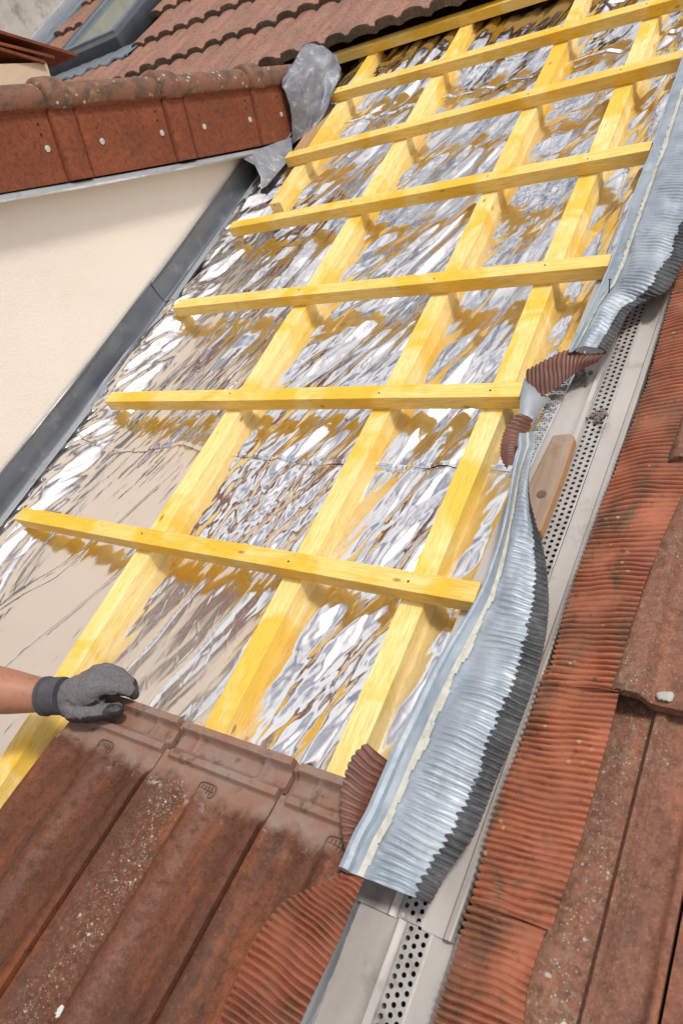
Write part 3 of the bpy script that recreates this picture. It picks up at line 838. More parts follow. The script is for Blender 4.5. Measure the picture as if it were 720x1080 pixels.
# ---------------------------------------------------------------- large clay tiles
def tile_mesh(W, L, profile, headzone, nx=72, ny=130, th=0.016, x0=0.0):
    """x 0..W across, y from -L (tail) to 0 (head edge)"""
    xs = np.linspace(x0, W, nx); ys = np.concatenate([np.linspace(-L, -0.125, ny // 2), np.linspace(-0.125, 0, ny // 2 + 12)[1:]]); ny = len(ys)
    X, Y = np.meshgrid(xs, ys)
    Z = profile(X, Y)
    if headzone:
        f = sstep(-0.078, -0.105, Y + 0.012 * np.sin(X * 55))
        Z = Z * f
        lip = 0.0115 * sstep(-0.016, -0.012, Y)
        rid = 0.0090 * sstep(-0.064, -0.059, Y) * sstep(-0.044, -0.049, Y) * sstep(0.012, 0.018, X)
        pit = -0.0045 * sstep(-0.044, -0.040, Y) * sstep(-0.016, -0.020, Y)
        lug = 0.006 * (sstep(0.046, 0.049, X) * sstep(0.056, 0.053, X) + sstep(0.186, 0.189, X) * sstep(0.198, 0.195, X)) * sstep(-0.048, -0.045, Y) * sstep(-0.012, -0.014, Y)
        notch = -0.010 * sstep(0.012, 0.009, X) * sstep(-0.05, -0.045, Y)
        Z = Z + lip + rid + pit + lug + notch
        # rounded dimples where the pans begin
        for cx in (0.060, 0.175):
            Z = Z - 0.0085 * np.exp(-((X - cx) / 0.017) ** 2 - ((Y + 0.122) / 0.02) ** 2)
    Z = Z + 0.0007 * perlin(X * 40, Y * 22, 80) + 0.0010 * perlin(X * 12, Y * 7, 81)
    ztail = sstep(-L, -L + 0.006, Y)
    Z = Z - 0.004 * (1 - ztail)
    G = np.stack([X, Y, Z], 2)
    V = G.reshape(-1, 3).tolist(); F = []
    idx = np.arange(nx * ny).reshape(ny, nx)
    F += np.stack([idx[:-1, :-1], idx[:-1, 1:], idx[1:, 1:], idx[1:, :-1]], 2).reshape(-1, 4).tolist()
    ring = list(idx[0, :]) + list(idx[1:, -1]) + list(idx[-1, -2::-1]) + list(idx[-2:0:-1, 0])
    k = len(V)
    for i in ring: 
        p = V[i]; V.append([p[0], p[1], p[2] - th])
    R = len(ring)
    for i in range(R): F.append([ring[i], k + i, k + (i + 1) % R, ring[(i + 1) % R]])
    F.append([k + i for i in range(R)][::-1])
    me = bpy.data.meshes.new('roof_tile')
    me.from_pydata(V, [], [[int(q) for q in f] for f in F])
    me.polygons.foreach_set('use_smooth', np.full(len(me.polygons), True, dtype=bool))
    me.update()
    me.set_sharp_from_angle(angle=math.radians(50))
    return me

def prof_left(X, Y):
    c = 0.120 + 0 * Y
    rib = 0.012 * np.exp(-((X - c) / 0.016) ** 2) * np.where(X < c, 1, 1)
    rib = 0.0145 * sstep(c - 0.026, c - 0.004, X) * sstep(c + 0.036, c + 0.0, X)
    left = 0.007 * sstep(0.044, 0.006, X)
    right = 0.011 * sstep(0.196, 0.228, X)
    pan = -0.004 * np.sin(np.pi * X / 0.24)
    groove = -0.006 * sstep(0.004, 0.0, X) 
    return 0.002 + rib + left + right + pan + groove

def prof_low(X, Y):
    """lower right tile: flat band at its right side behind a sharp rib"""
    rib = 0.012 * sstep(0.163, 0.171, X) * sstep(0.186, 0.180, X)
    right = 0.009 * sstep(0.222, 0.232, X)
    left = 0.012 * sstep(0.06, 0.01, X)
    return rib + right + left + 0.004 * sstep(0.175, 0.185, X)

def prof_up(X, Y):
    """upper right tile: rounded roll, then a dark valley and a lichened pan"""
    roll = 0.022 * sstep(0.105, 0.128, X) * sstep(0.170, 0.148, X)
    right = 0.014 * sstep(0.215, 0.238, X)
    left = 0.012 * sstep(0.06, 0.01, X)
    return roll + right + left

TILT = math.atan(0.11)
def place_tile(name, me, mat, u, v, n, label, group, tilt=TILT, rz=0.0):
    o = bpy.data.objects.new(name, me)
    COL.objects.link(o)
    if not me.materials: me.materials.append(mat)
    o.material_slots[0].link = 'OBJECT'; o.material_slots[0].material = mat
    o.location = Wp(u, v, n)
    o.rotation_euler = (PITCH + 2 * SAG * (v - 0.45) - tilt, 0, 0)
    o.rotation_euler = (Matrix.Rotation(PITCH + 2 * SAG * (v - 0.45) - tilt, 3, 'X') @ Matrix.Rotation(rz, 3, 'Z')).to_euler()
    tag(o, label, 'roof tile', group)
    return o

def build_big_tiles():
    meL = tile_mesh(0.2385, 0.60, prof_left, True)
    G = 'large brown clay tiles being laid at the lower left'
    A = place_tile('roof_tile', meL, TILE_A, -1.128, 0.206, 0.052, 'brown clay tile gripped by the gloved hand', G)
    B = A.copy(); COL.objects.link(B); B.location = Wp(-0.887, 0.203, 0.052); B.material_slots[0].material = TILE_B
    B['label'] = 'brown clay tile speckled with white lichen and two white droppings, right of the hand-held one'
    C = place_tile('roof_tile', tile_mesh(0.160, 0.60, prof_left, True, 50), TILE_A, -0.646, 0.200, 0.052, 'x', G)
    C['label'] = 'brown clay tile partly covered by the fan of brown pleated flashing'
    # moulded maker's mark, a rounded frame with small bars
    for T in (A, B, C):
        b = MB()
        cx, cy, z = 0.118, -0.086, 0.0028
        pts = [(cx + 0.017 * math.copysign(abs(math.cos(t)) ** 0.55, math.cos(t)), cy + 0.0105 * math.copysign(abs(math.sin(t)) ** 0.55, math.sin(t)), z) for t in [2 * math.pi * i / 24 for i in range(25)]]
        b.tube(pts, 0.0011, 5)
        for dx in (-0.009, -0.003, 0.003, 0.009): b.tube([(cx + dx, cy - 0.007, z), (cx + dx, cy + 0.007, z)], 0.0010, 5)
        b.tube([(cx - 0.013, cy, z), (cx + 0.013, cy, z)], 0.0010, 5)
        me = bpy.data.meshes.new('maker_mark'); me.from_pydata(b.V, [], b.F); me.materials.append(MARK)
        o = bpy.data.objects.new('maker_mark', me); COL.objects.link(o); o.parent = T
    # two droppings of white mortar on the lichened tile
    for (cx, cy, r, s) in ((0.097, -0.405, 0.0085, 1), (0.083, -0.435, 0.006, 2)):
        rs = np.random.RandomState(s); V = [(cx, cy, 0.0045)]; n = 22
        for i in range(n):
            a = 2 * math.pi * i / n; rr = r * (0.75 + 0.5 * rs.rand()); V.append((cx + rr * math.cos(a), cy + rr * 1.3 * math.sin(a), 0.002))
        for q in range(len(V)):
            x, y, z = V[q]; zz = float(prof_left(np.array([x]), np.array([y]))[0]); V[q] = (x, y, zz + (0.0022 if q == 0 else -0.0006))
        me = bpy.data.meshes.new('white_dropping'); me.from_pydata(V, [], [(0, 1 + i, 1 + (i + 1) % n) for i in range(n)]); me.materials.append(WHITE)
        for p in me.polygons: p.use_smooth = True
        o = bpy.data.objects.new('white_dropping', me); COL.objects.link(o); o.parent = B
    G2 = 'weathered clay tiles of the neighbouring roof at the right'
    meD = tile_mesh(0.2385, 0.50, prof_low, False); meU = tile_mesh(0.2385, 0.47, prof_up, False)
    meDc = tile_mesh(0.2385, 0.50, prof_low, False, 46, x0=0.092); meUc = tile_mesh(0.2385, 0.47, prof_up, False, 46, x0=0.092)
    a = place_tile('roof_tile', meDc, TILE_RL, -0.361, 0.45, 0.012, 'lower right clay tile with a dark rib and grey lichen beside the red strip', G2, 0.07)
    b = a.copy(); COL.objects.link(b); b.data = meD; meD.materials.append(TILE_R); b.location = Wp(-0.1185, 0.45, 0.012); b.material_slots[0].material = TILE_R
    b['label'] = 'lower right corner clay tile beyond the narrow black gap'
    c = place_tile('roof_tile', meUc, TILE_RL, -0.361, 0.882, 0.012, 'upper clay tile with a rounded roll, above the horizontal tile joint at the right', G2, 0.09)
    d = c.copy(); COL.objects.link(d); d.data = meU; meU.materials.append(TILE_R); d.location = Wp(-0.1185, 0.882, 0.012); d.material_slots[0].material = TILE_R
    d['label'] = 'upper clay tile at the right picture edge beyond the rounded roll tile'
    for (u, v, lab) in ((-0.361, 1.272, 'clay tile mostly covered by the upper red pleated strip at the right edge'),):
        e = c.copy(); COL.objects.link(e); e.location = Wp(u, v, 0.012); e['label'] = lab
    # mortar dab on the tile joint
    b = MB()
    rs = np.random.RandomState(5)
    for i in range(9):
        b.disc((-0.178 + 0.006 * rs.randn(), 0.424 + 0.0025 * rs.randn(), 0.0565), (0.3 * rs.randn(), -0.3, 1), 0.0035 + 0.002 * rs.rand(), 0.0015 + 0.002 * rs.rand(), 7, 0, 0.001)
    o = b.build('mortar_dab', m_simple('grey_mortar', (0.32, 0.31, 0.29), (0.50, 0.49, 0.46), 60, 0.9, 0, 0.4))
    tag(o, 'small white mortar dab on the tile joint at the right', 'mortar')
MARK = m_simple('moulded_mark', (0.10, 0.055, 0.04), (0.16, 0.085, 0.055), 40, 0.7, 0, 0.2)
build_big_tiles()

# ---------------------------------------------------------------- pleated flashing strips
def resample(P, n):
    P = np.array(P, float)
    # smooth by Catmull-Rom then resample evenly
    Q = []
    for i in range(len(P) - 1):
        p0, p1, p2, p3 = P[max(i - 1, 0)], P[i], P[i + 1], P[min(i + 2, len(P) - 1)]
        for f in np.linspace(0, 1, 16, endpoint=False):
            Q.append(0.5 * ((2 * p1) + (-p0 + p2) * f + (2 * p0 - 5 * p1 + 4 * p2 - p3) * f * f + (-p0 + 3 * p1 - 3 * p2 + p3) * f ** 3))
    Q.append(P[-1]); Q = np.array(Q)
    d = np.concatenate([[0], np.cumsum(np.linalg.norm(np.diff(Q, axis=0), axis=1))])
    s = np.linspace(0, d[-1], n)
    return np.stack([np.interp(s, d, Q[:, k]) for k in range(3)], 1), d[-1]

def pleats(L, R, arch, period, amp, seed, nt=28, per=8, smooth_to=0.0, edge_wob=0.003, skew=0.0, bulge=None):
    """returns grid G[s,t] of a strip gathered into fine pleats, plus s-phase"""
    _, ln = resample(L, 50); _, lr = resample(R, 50)
    length = max(ln, lr)
    ns = int(length / period * per)
    A, _ = resample(L, ns); B, _ = resample(R, ns)
    t = np.linspace(0, 1, nt)
    G = A[:, None, :] * (1 - t[None, :, None]) + B[:, None, :] * t[None, :, None]
    du = np.gradient(G, axis=1); dv = np.gradient(G, axis=0)
    N = np.cross(du, dv); N /= np.linalg.norm(N, axis=2, keepdims=True) + 1e-12
    N[N[:, :, 2].mean() * N[:, :, 2] < 0] *= 1
    if N[:, :, 2].mean() < 0: N = -N
    s = np.arange(ns)[:, None] / per
    T = t[None, :].repeat(ns, 0); S = s.repeat(nt, 1)
    ph = S + skew * T + 0.9 * perlin(S * 0.10, T * 1.2, seed) + 0.25 * perlin(S * 0.5, T * 2.5, seed + 1)
    p = ph % 1.0
    tri = np.abs(np.sin(np.pi * p)) ** 0.45
    ampm = amp * (0.75 + 1.1 * perlin(S * 0.17, T * 1.8 + 3, seed + 2))
    ampm = np.clip(ampm * (1 + 0.5 * perlin(np.floor(ph) * 0.37 + 0.2, T * 3.1, seed + 3)), amp * 0.12, amp * 1.8)
    if smooth_to: ampm = ampm * sstep(smooth_to * 0.75, smooth_to * 1.35, T)
    H = ampm * (tri - 0.5) * 2
    H = H + arch * np.sin(np.pi * T)
    if bulge is not None: H = H + bulge(S / S.max(), T)
    G = G + N * H[:, :, None]
    # ragged edges
    w = edge_wob * (tri - 0.5)
    G[:, -1] += (du[:, -1] / np.linalg.norm(du[:, -1], axis=1, keepdims=True)) * w[:, -1:, ]
    if not smooth_to: G[:, 0] -= (du[:, 0] / np.linalg.norm(du[:, 0], axis=1, keepdims=True)) * w[:, :1]
    return G, N, S, T

def grid_faces(mask, ns, nt):
    idx = np.arange(ns * nt).reshape(ns, nt)
    F = np.stack([idx[:-1, :-1], idx[:-1, 1:], idx[1:, 1:], idx[1:, :-1]], 2)
    return F[mask]

def sub(name, G, mask, mats, root, back=None, th=0.0012, N=None):
    ns, nt = G.shape[:2]
    F = grid_faces(mask, ns, nt)
    used = np.unique(F); re = -np.ones(ns * nt, int); re[used] = np.arange(len(used))
    V = G.reshape(-1, 3)[used]; F = re[F]
    MI = np.zeros(len(F), int)
    if back is not None:
        V2 = (G - N * th).reshape(-1, 3)[used]
        F2 = F[:, ::-1] + len(V); V = np.concatenate([V, V2]); F = np.concatenate([F, F2]); MI = np.concatenate([MI, np.ones(len(F2), int)])
        mats = [mats, back]
    return mk(name, V, F, mats, root, smooth=True, mi=MI)

def silver_strip(label, L, R, seed, base, arch, bulge=None, bt=0.86, nail=None, seal=(0.15, 0.25), fold=0.0075):
    root = empty('pleated_flashing', label, 'flashing', base, 'silver pleated flashing strips peeled back along the gable')
    G, N, S, T = pleats(L, R, arch, 0.0098, 0.0029, seed, 58, 8, 0.30, 0.003, 0.6, bulge)
    ns, nt = G.shape[:2]
    Tc = T[:-1, :-1]; Sc = S[:-1, :-1]
    blob = bt + 0.055 * perlin(Sc * 0.12, Sc * 0 + 0.3, seed + 5) + 0.045 * perlin(np.floor(Sc) * 0.73 + 0.31, Sc * 0 + 0.6, seed + 6) + 0.02 * np.cos(2 * np.pi * Sc)
    black = Tc > blob
    sub('sheet', G, ~black, SILVER, root, BROWNF, 0.0012, N)
    G2 = G + N * 0.0014
    sub('butyl_band', G2, black, BUTYL, root, BROWNF, 0.0026, N)
    # sealant bead
    us = seal[0] + 0.012 * perlin(S * 0.08, S * 0, seed + 8) + 0.01 * perlin(S * 0.7, S * 0, seed + 11); ue = np.maximum(seal[1] + 0.06 * perlin(S * 0.25, S * 0 + 0.4, seed + 9), us + 0.075)
    m = (T > us) & (T < ue)
    G3 = G + N * (0.0030 + 0.0013 * perlin(S * 0.9, T * 25, seed + 10))[:, :, None]
    sub('sealant_bead', G3, m[:-1, :-1] & m[1:, 1:], SEAL, root)
    # folded left edge
    b = MB(); A = G[::6, 0] + N[::6, 0] * 0.001
    b.tube([tuple(p) for p in A], [fold * (1 - 0.75 * sstep(0.25, 0.6, i / len(A))) + 0.0012 for i in range(len(A))], 8)
    b.build('folded_edge', FOLDM, root)
    if nail is not None:
        i = int(nail[0] * (ns - 1)); j = int(nail[1] * (nt - 1)); p = Vector(G[i, j])
        b = MB(); b.tube([p, p + Vector((0.002, 0.014, 0.02))], 0.0013, 6); b.disc(p + Vector((0.002, 0.014, 0.02)), (0.1, 0.5, 0.85), 0.003, 0.0012, 8)
        b.build('nail', NAILM, root)
    return root, G, N

def build_silver():
    L = [(-0.490, 0.089, 0.088), (-0.490, 0.131, 0.086), (-0.486, 0.175, 0.084), (-0.486, 0.287, 0.076), (-0.477, 0.412, 0.070), (-0.462, 0.518, 0.064), (-0.466, 0.647, 0.060), (-0.489, 0.787, 0.058), (-0.503, 0.86, 0.056)]
    R = [(-0.382, 0.095, 0.060), (-0.376, 0.143, 0.050), (-0.362, 0.191, 0.046), (-0.358, 0.255, 0.044), (-0.350, 0.337, 0.046), (-0.348, 0.436, 0.050), (-0.361, 0.528, 0.050), (-0.397, 0.627, 0.048), (-0.448, 0.718, 0.046), (-0.483, 0.798, 0.046), (-0.498, 0.85, 0.048)]
    def bulge(s, t):
        # a rounded shoulder along the left, a dent near the foot
        return 0.004 * np.sin(s * 9) * t + 0.007 * perlin(s * 9, t * 2.2, 171) + 0.003 * perlin(s * 26, t * 5, 172) - 0.010 * np.exp(-((s - 0.0) / 0.05) ** 2) * np.sin(np.pi * t) + 0.016 * sstep(0.55, 0.85, s) * np.sin(np.pi * t)
    silver_strip('lower silver pleated flashing strip with black band, curling to a narrow tip on top', L, R, 100, (-0.45, 0.1, 0.05), 0.010, bulge, 0.795)
    L = [(-0.466, 1.060, 0.060), (-0.455, 1.20, 0.060), (-0.447, 1.338, 0.060), (-0.448, 1.45, 0.062), (-0.449, 1.582, 0.062), (-0.445, 1.706, 0.062), (-0.446, 1.826, 0.062), (-0.447, 1.993, 0.062), (-0.446, 2.3, 0.060)]
    R = [(-0.398, 1.058, 0.060), (-0.392, 1.12, 0.052), (-0.384, 1.18, 0.048), (-0.358, 1.208, 0.05), (-0.328, 1.222, 0.056), (-0.310, 1.30, 0.060), (-0.300, 1.45, 0.060), (-0.300, 1.7, 0.058), (-0.300, 2.0, 0.058), (-0.300, 2.3, 0.058)]
    root, G, N = silver_strip('upper silver pleated flashing strip with a nail stuck in it, above the brown turned-under end', L, R, 130, (-0.40, 1.1, 0.05), 0.012, lambda s, t: 0.008 * perlin(s * 11, t * 2.2, 173) + 0.004 * perlin(s * 30, t * 5, 174), 0.80, (0.13, 0.26), (0.16, 0.22), 0.001)
    # brown turned-under lower end of the upper strip
    L = [(-0.545, 1.030, 0.045), (-0.510, 1.050, 0.052), (-0.475, 1.070, 0.056), (-0.435, 1.058, 0.056), (-0.400, 1.062, 0.054)]
    R = [(-0.535, 0.985, 0.018), (-0.505, 0.990, 0.022), (-0.480, 1.004, 0.028), (-0.448, 1.030, 0.040), (-0.412, 1.046, 0.048)]
    g, n, S, T = pleats(L, R, 0.004, 0.0092, 0.0020, 150, 12, 8, 0, 0.004)
    sub('turned_under_end', g, np.ones((g.shape[0] - 1, g.shape[1] - 1), bool), BROWNF, root, BROWNF, 0.001, n)
    # crumpled grey corner beside the second batten's end
    r2 = np.array([[(-0.546, 1.018, 0.040), (-0.520, 1.000, 0.030), (-0.492, 0.988, 0.012)], [(-0.542, 0.975, 0.036), (-0.522, 0.968, 0.034), (-0.500, 0.968, 0.014)], [(-0.528, 0.905, 0.024), (-0.520, 0.915, 0.020), (-0.510, 0.922, 0.010)]], float)
    b = MB(); b.grid(r2); b.grid(r2 - np.array([0, 0, 0.0015]), flip=True)
    b.build('crumpled_corner', ZINC_D, root)
    # brown tip on the top of the lower strip
    L = [(-0.533, 0.930, 0.034), (-0.545, 0.885, 0.034), (-0.535, 0.830, 0.034), (-0.512, 0.795, 0.036)]
    R = [(-0.512, 0.935, 0.014), (-0.515, 0.89, 0.018), (-0.512, 0.845, 0.030), (-0.503, 0.80, 0.042)]
    rt = bpy.data.objects['pleated_flashing']
    g, n, S, T = pleats(L, R, 0.003, 0.0092, 0.0020, 160, 10, 8, 0, 0.004)
    sub('brown_tip', g, np.ones((g.shape[0] - 1, g.shape[1] - 1), bool), BROWNF, rt, BROWNF, 0.001, n)
build_silver()

def red_strip(label, L, R, seed, base, mat, group='red pleated flashing strips lying on the tiles', amp=0.0052, hem=False, bulge=None, skew=-0.5, period=0.0088):
    root = empty('red_flashing', label, 'flashing', base, group)
    G, N, S, T = pleats(L, R, 0.004, period, amp, seed, 26, 11, 0, 0.004, skew, bulge)
    sub('sheet', G, np.ones((G.shape[0] - 1, G.shape[1] - 1), bool), mat, root, BROWNF, 0.0012, N)
    return root, G, N

def build_red():
    hb = lambda s, t: -0.010 * sstep(0.75, 1.0, t)
    # three lengths lapped one over the other, right of the grey sheet
    L = [(-0.330, 0.412, 0.040), (-0.336, 0.56, 0.042), (-0.329, 0.72, 0.042), (-0.321, 0.88, 0.042), (-0.315, 1.0, 0.042), (-0.316, 1.17, 0.044), (-0.316, 1.5, 0.044)]
    R = [(-0.233, 0.412, 0.063), (-0.238, 0.50, 0.064), (-0.232, 0.60, 0.064), (-0.222, 0.69, 0.066), (-0.205, 0.80, 0.066), (-0.19, 0.95, 0.066), (-0.185, 1.2, 0.066), (-0.185, 1.5, 0.066)]
    red_strip('upper red pleated strip along the right tiles, the longest and highest of the lapped three', L, R, 200, (-0.28, 0.9, 0.05), REDF)
    L = [(-0.341, 0.118, 0.036), (-0.347, 0.22, 0.036), (-0.341, 0.34, 0.036), (-0.340, 0.44, 0.036)]
    R = [(-0.240, 0.118, 0.060), (-0.234, 0.22, 0.060), (-0.233, 0.32, 0.059), (-0.233, 0.44, 0.059)]
    red_strip('middle red pleated strip with moss specks, below the smooth overlap', L, R, 220, (-0.29, 0.25, 0.05), REDF)
    L = [(-0.343, -0.12, 0.031), (-0.343, -0.02, 0.031), (-0.344, 0.06, 0.031), (-0.343, 0.15, 0.031)]
    R = [(-0.243, -0.12, 0.055), (-0.238, -0.02, 0.055), (-0.250, 0.06, 0.054), (-0.245, 0.15, 0.054)]
    red_strip('lowest red pleated strip on the right tiles, reaching the bottom picture edge', L, R, 240, (-0.29, 0.0, 0.05), REDF)
    # on the tiles at the lower left, its upper end curling up into a brown fan
    L = [(-0.566, -0.20, 0.100), (-0.562, -0.117, 0.096), (-0.566, -0.035, 0.090), (-0.555, 0.019, 0.085), (-0.530, 0.05, 0.082), (-0.505, 0.075, 0.078), (-0.484, 0.098, 0.074)]
    R = [(-0.470, -0.20, 0.094), (-0.470, -0.079, 0.088), (-0.466, 0.003, 0.084), (-0.465, 0.03, 0.082), (-0.466, 0.05, 0.080), (-0.467, 0.07, 0.076), (-0.470, 0.090, 0.072)]
    root, G, N = red_strip('dull red pleated strip on the lower left tiles, fanning up into a brown curl', L, R, 260, (-0.52, 0.0, 0.09), REDD, skew=-0.8)
    L = [(-0.492, 0.100, 0.084), (-0.516, 0.138, 0.092), (-0.533, 0.182, 0.098), (-0.536, 0.220, 0.100), (-0.524, 0.246, 0.100)]
    R = [(-0.488, 0.104, 0.062), (-0.489, 0.151, 0.062), (-0.489, 0.190, 0.060), (-0.488, 0.215, 0.060), (-0.486, 0.234, 0.060)]
    g, n, S, T = pleats(L, R, 0.005, 0.0105, 0.0030, 280, 16, 8, 0, 0.005)
    sub('curled_fan', g, np.ones((g.shape[0] - 1, g.shape[1] - 1), bool), BROWNF, root, BROWNF, 0.001, n)
build_red()

# ---------------------------------------------------------------- grey capping with perforated strips
def perf_plate(u0, u1, v0, v1, n, rows, pitch, r, seg=8, th=0.0012, skew=0.0):
    """plate with real round holes, rows across u, staggered along v"""
    b = MB()
    w = (u1 - u0) / rows
    cnt = int((v1 - v0) / pitch)
    for k in range(rows):
        off = 0.5 * pitch * (k % 2)
        for i in range(cnt):
            a = v0 + i * pitch + off; c = a + pitch
            cu, cv = u0 + (k + 0.5) * w, 0.5 * (a + c)
            ring = [(cu + r * math.cos(t), cv + r * math.sin(t), n) for t in [math.pi / 4 + 2 * math.pi * j / seg for j in range(seg)]]
            ou = []
            for (x, y, _) in ring:
                dx, dy = x - cu, y - cv
                q = max(abs(dx) / (w / 2), abs(dy) / (pitch / 2))
                ou.append((cu + dx / q, cv + dy / q, n))
            low = [(x, y, n - th) for (x, y, _) in ring]
            V = ring + ou + low
            F = [(j, seg + j, seg + (j + 1) % seg, (j + 1) % seg) for j in range(seg)] + [(2 * seg + j, j, (j + 1) % seg, 2 * seg + (j + 1) % seg) for j in range(seg)]
            b.add(V, F)
    for u in (u0, u1):
        s = -0.003 if u == u0 else 0.003
        b.add([(u, v0, n), (u + s, v0, n - 0.0006), (u + s, v1 + pitch / 2, n - 0.0006), (u, v1 + pitch / 2, n)], [(0, 1, 2, 3) if s > 0 else (3, 2, 1, 0)])
    # the staggered rows leave half cells at each end
    for k in range(rows):
        x0, x1 = u0 + k * w, u0 + (k + 1) * w
        if k % 2: b.add([(x0, v0, n), (x1, v0, n), (x1, v0 + pitch / 2, n), (x0, v0 + pitch / 2, n)], [(0, 1, 2, 3)])
    return b

def build_capping():
    G_ = 'grey coated capping sheets between the two roofs'
    def piece(v0, v1, du, dz, lab, uL):
        root = empty('capping_sheet', lab, 'capping sheet', (-0.42, v0, 0), G_)
        def strip(prof, name, mat, flip=True):
            n = max(6, int((v1 - v0) / 0.04)); G = np.zeros((n, len(prof), 3))
            for i in range(n):
                v = v0 + (v1 - v0) * i / (n - 1); sk = du * (v - 0.6)
                for j, (u, h) in enumerate(prof): G[i, j] = (u + sk, v, h + dz + 0.0006 * math.sin(v * 13 + j))
            b = MB(); b.grid(G, flip=flip); return b.build(name, mat, root, sharp=40)
        strip([(uL, -0.016), (uL + 0.004, -0.003), (-0.455, 0.0), (-0.442, 0.001), (-0.4385, 0.0045), (-0.435, 0.001), (-0.4272, 0.0), (-0.4272, -0.02)], 'left_flat', SHEET, False)
        strip([(-0.3912, -0.02), (-0.3912, 0.0), (-0.378, -0.001), (-0.362, 0.0), (-0.3595, 0.004), (-0.357, 0.009), (-0.350, 0.011), (-0.3475, 0.009), (-0.346, -0.004)], 'right_flat', SHEET, False)
        strip([(-0.430, -0.0195), (-0.388, -0.0195)], 'slot', SLOT_SHADE, False)  # slot floor with the shade put into its colour
        b = perf_plate(-0.4258, -0.3926, v0 + 0.002, v1 - 0.008, 0.0012 + dz, 3, 0.0112, 0.0034)
        for i, p in enumerate(b.V): b.V[i] = (p[0] + du * (p[1] - 0.6), p[1], p[2])
        b.build('perforated_strip', PERF, root, smooth=False)
        return root
    piece(-0.30, 0.082, 0.0, -0.003, 'lower grey capping sheet, below the ragged foot of the silver strip', -0.504)
    r = piece(0.07, 1.40, 0.028, 0.0, 'upper grey capping sheet with a long row of round holes beside the red pleats', -0.52)
    b = perf_plate(-0.506, -0.478, 0.80, 1.12, 0.0045, 4, 0.0115, 0.0028)
    for i, p in enumerate(b.V): b.V[i] = (p[0] + 0.085 * (p[1] - 0.96), p[1], p[2] + 0.0009 * math.sin(p[1] * 270) + 0.0012 * math.sin(p[1] * 31))
    o = b.build('shiny_mesh_strip', PERF_S, base=(-0.49, 0.80, 0.0), smooth=False)
    tag(o, 'shiny perforated metal strip left of the old wood block', 'metal strip')
    # gutter edge at the lower left
    b = MB()
    prof = [(-0.512 - 0.022, -0.01), (-0.530, 0.012), (-0.524, 0.019), (-0.517, 0.021), (-0.511, 0.018), (-0.508, 0.010), (-0.507, -0.02)]
    n = 16; G = np.zeros((n, len(prof), 3))
    for i in range(n):
        v = -0.3 + 0.40 * i / (n - 1)
        for j, (u, h) in enumerate(prof): G[i, j] = (u + 0.018 * (v + 0.08) * 1.0, v, h)
    b.grid(G, flip=False)
    o = b.build('channel_edge', ZINC_L, base=(-0.52, -0.1, 0))
    tag(o, 'rounded light metal channel edge beside the dull red pleated strip', 'channel edge')
    # old wood block
    poly = [(-0.458, 0.886, 0), (-0.428, 0.892, 0), (-0.418, 0.885, 0), (-0.417, 0.80, 0), (-0.421, 0.678, 0), (-0.430, 0.676, 0), (-0.456, 0.712, 0), (-0.470, 0.765, 0)]
    b = MB(); b.prism(poly, (0, 0, 0.002), (0, 0, 0.026))
    M = [0] * len(b.F)
    for k in (2, 3, 4): M[2 + k] = 1
    b.M = M
    o = b.build('wood_block', [OLDWOOD, OLDWOOD_S], smooth=False)
    md = o.modifiers.new('ease', 'BEVEL'); md.width = 0.003; md.segments = 2; md.limit_method = 'ANGLE'
    tag(o, 'old weathered wood block with a dark knot, wedged on the grey sheet', 'wood block')
    k = MB(); k.disc((-0.440, 0.752, 0.0262), (0, 0, 1), 0.0085, 0.0006, 14, 0)
    k.build('knot', m_simple('dark_knot', (0.10, 0.06, 0.035), (0.17, 0.10, 0.06), 60, 0.8, 0, 0.3), o)
    # moss and mortar crumbs
    rs = np.random.RandomState(3); b = MB()
    for (cu, cv, sp, n) in ((-0.398, 0.955, 0.006, 26), (-0.452, 1.045, 0.007, 20), (-0.325, 0.845, 0.006, 18)):
        for i in range(n):
            b.disc((cu + sp * rs.randn(), cv + sp * rs.randn() * 1.4, 0.003 + 0.004 * rs.rand()), (0.3 * rs.randn(), 0.3 * rs.randn(), 1), 0.0025 + 0.003 * rs.rand(), 0.002 + 0.002 * rs.rand(), 7, 0, 0.001)
    o = b.build('mortar_crumbs', m_simple('grey_crumbs', (0.12, 0.10, 0.08), (0.22, 0.19, 0.155), 40, 0.95, 0, 0.4), smooth=True)
    tag(o, 'dark mortar and moss crumbs on the grey perforated sheet', 'crumbs', None, 'stuff')
build_capping()

# ---------------------------------------------------------------- person
def skin_obj(name, V, E, Rd, mat, parent, root_i=0, levels=2):
    base = BASE[parent.name]
    V = np.array(V, float); L = V.copy(); L[:, 2] += SAG * (V[:, 1] - 0.3) ** 2
    L -= np.array([base[0], base[1], bend(base[1], base[2])])
    me = bpy.data.meshes.new(name); me.from_pydata(L.tolist(), E, [])
    o = bpy.data.objects.new(name, me); COL.objects.link(o); o.parent = parent; BASE[o.name] = base
    md = o.modifiers.new('skin', 'SKIN'); md.use_smooth_shade = True; md.branch_smoothing = 0.4
    for i, r in enumerate(Rd):
        sv = me.skin_vertices[0].data[i]
        sv.radius = (r, r) if isinstance(r, (int, float)) else r
        sv.use_root = (i == root_i)
    ss = o.modifiers.new('sub', 'SUBSURF'); ss.levels = levels; ss.render_levels = levels
    # bake the modifiers so that the surface is a plain mesh
    dg = bpy.context.evaluated_depsgraph_get()
    ev = o.evaluated_get(dg)
    m2 = bpy.data.meshes.new_from_object(ev)
    o.modifiers.clear(); o.data = m2
    m2.materials.clear()
    for m in (mat if isinstance(mat, (list, tuple)) else [mat]): m2.materials.append(m)
    for p in m2.polygons: p.use_smooth = True; p.material_index = 0
    return o

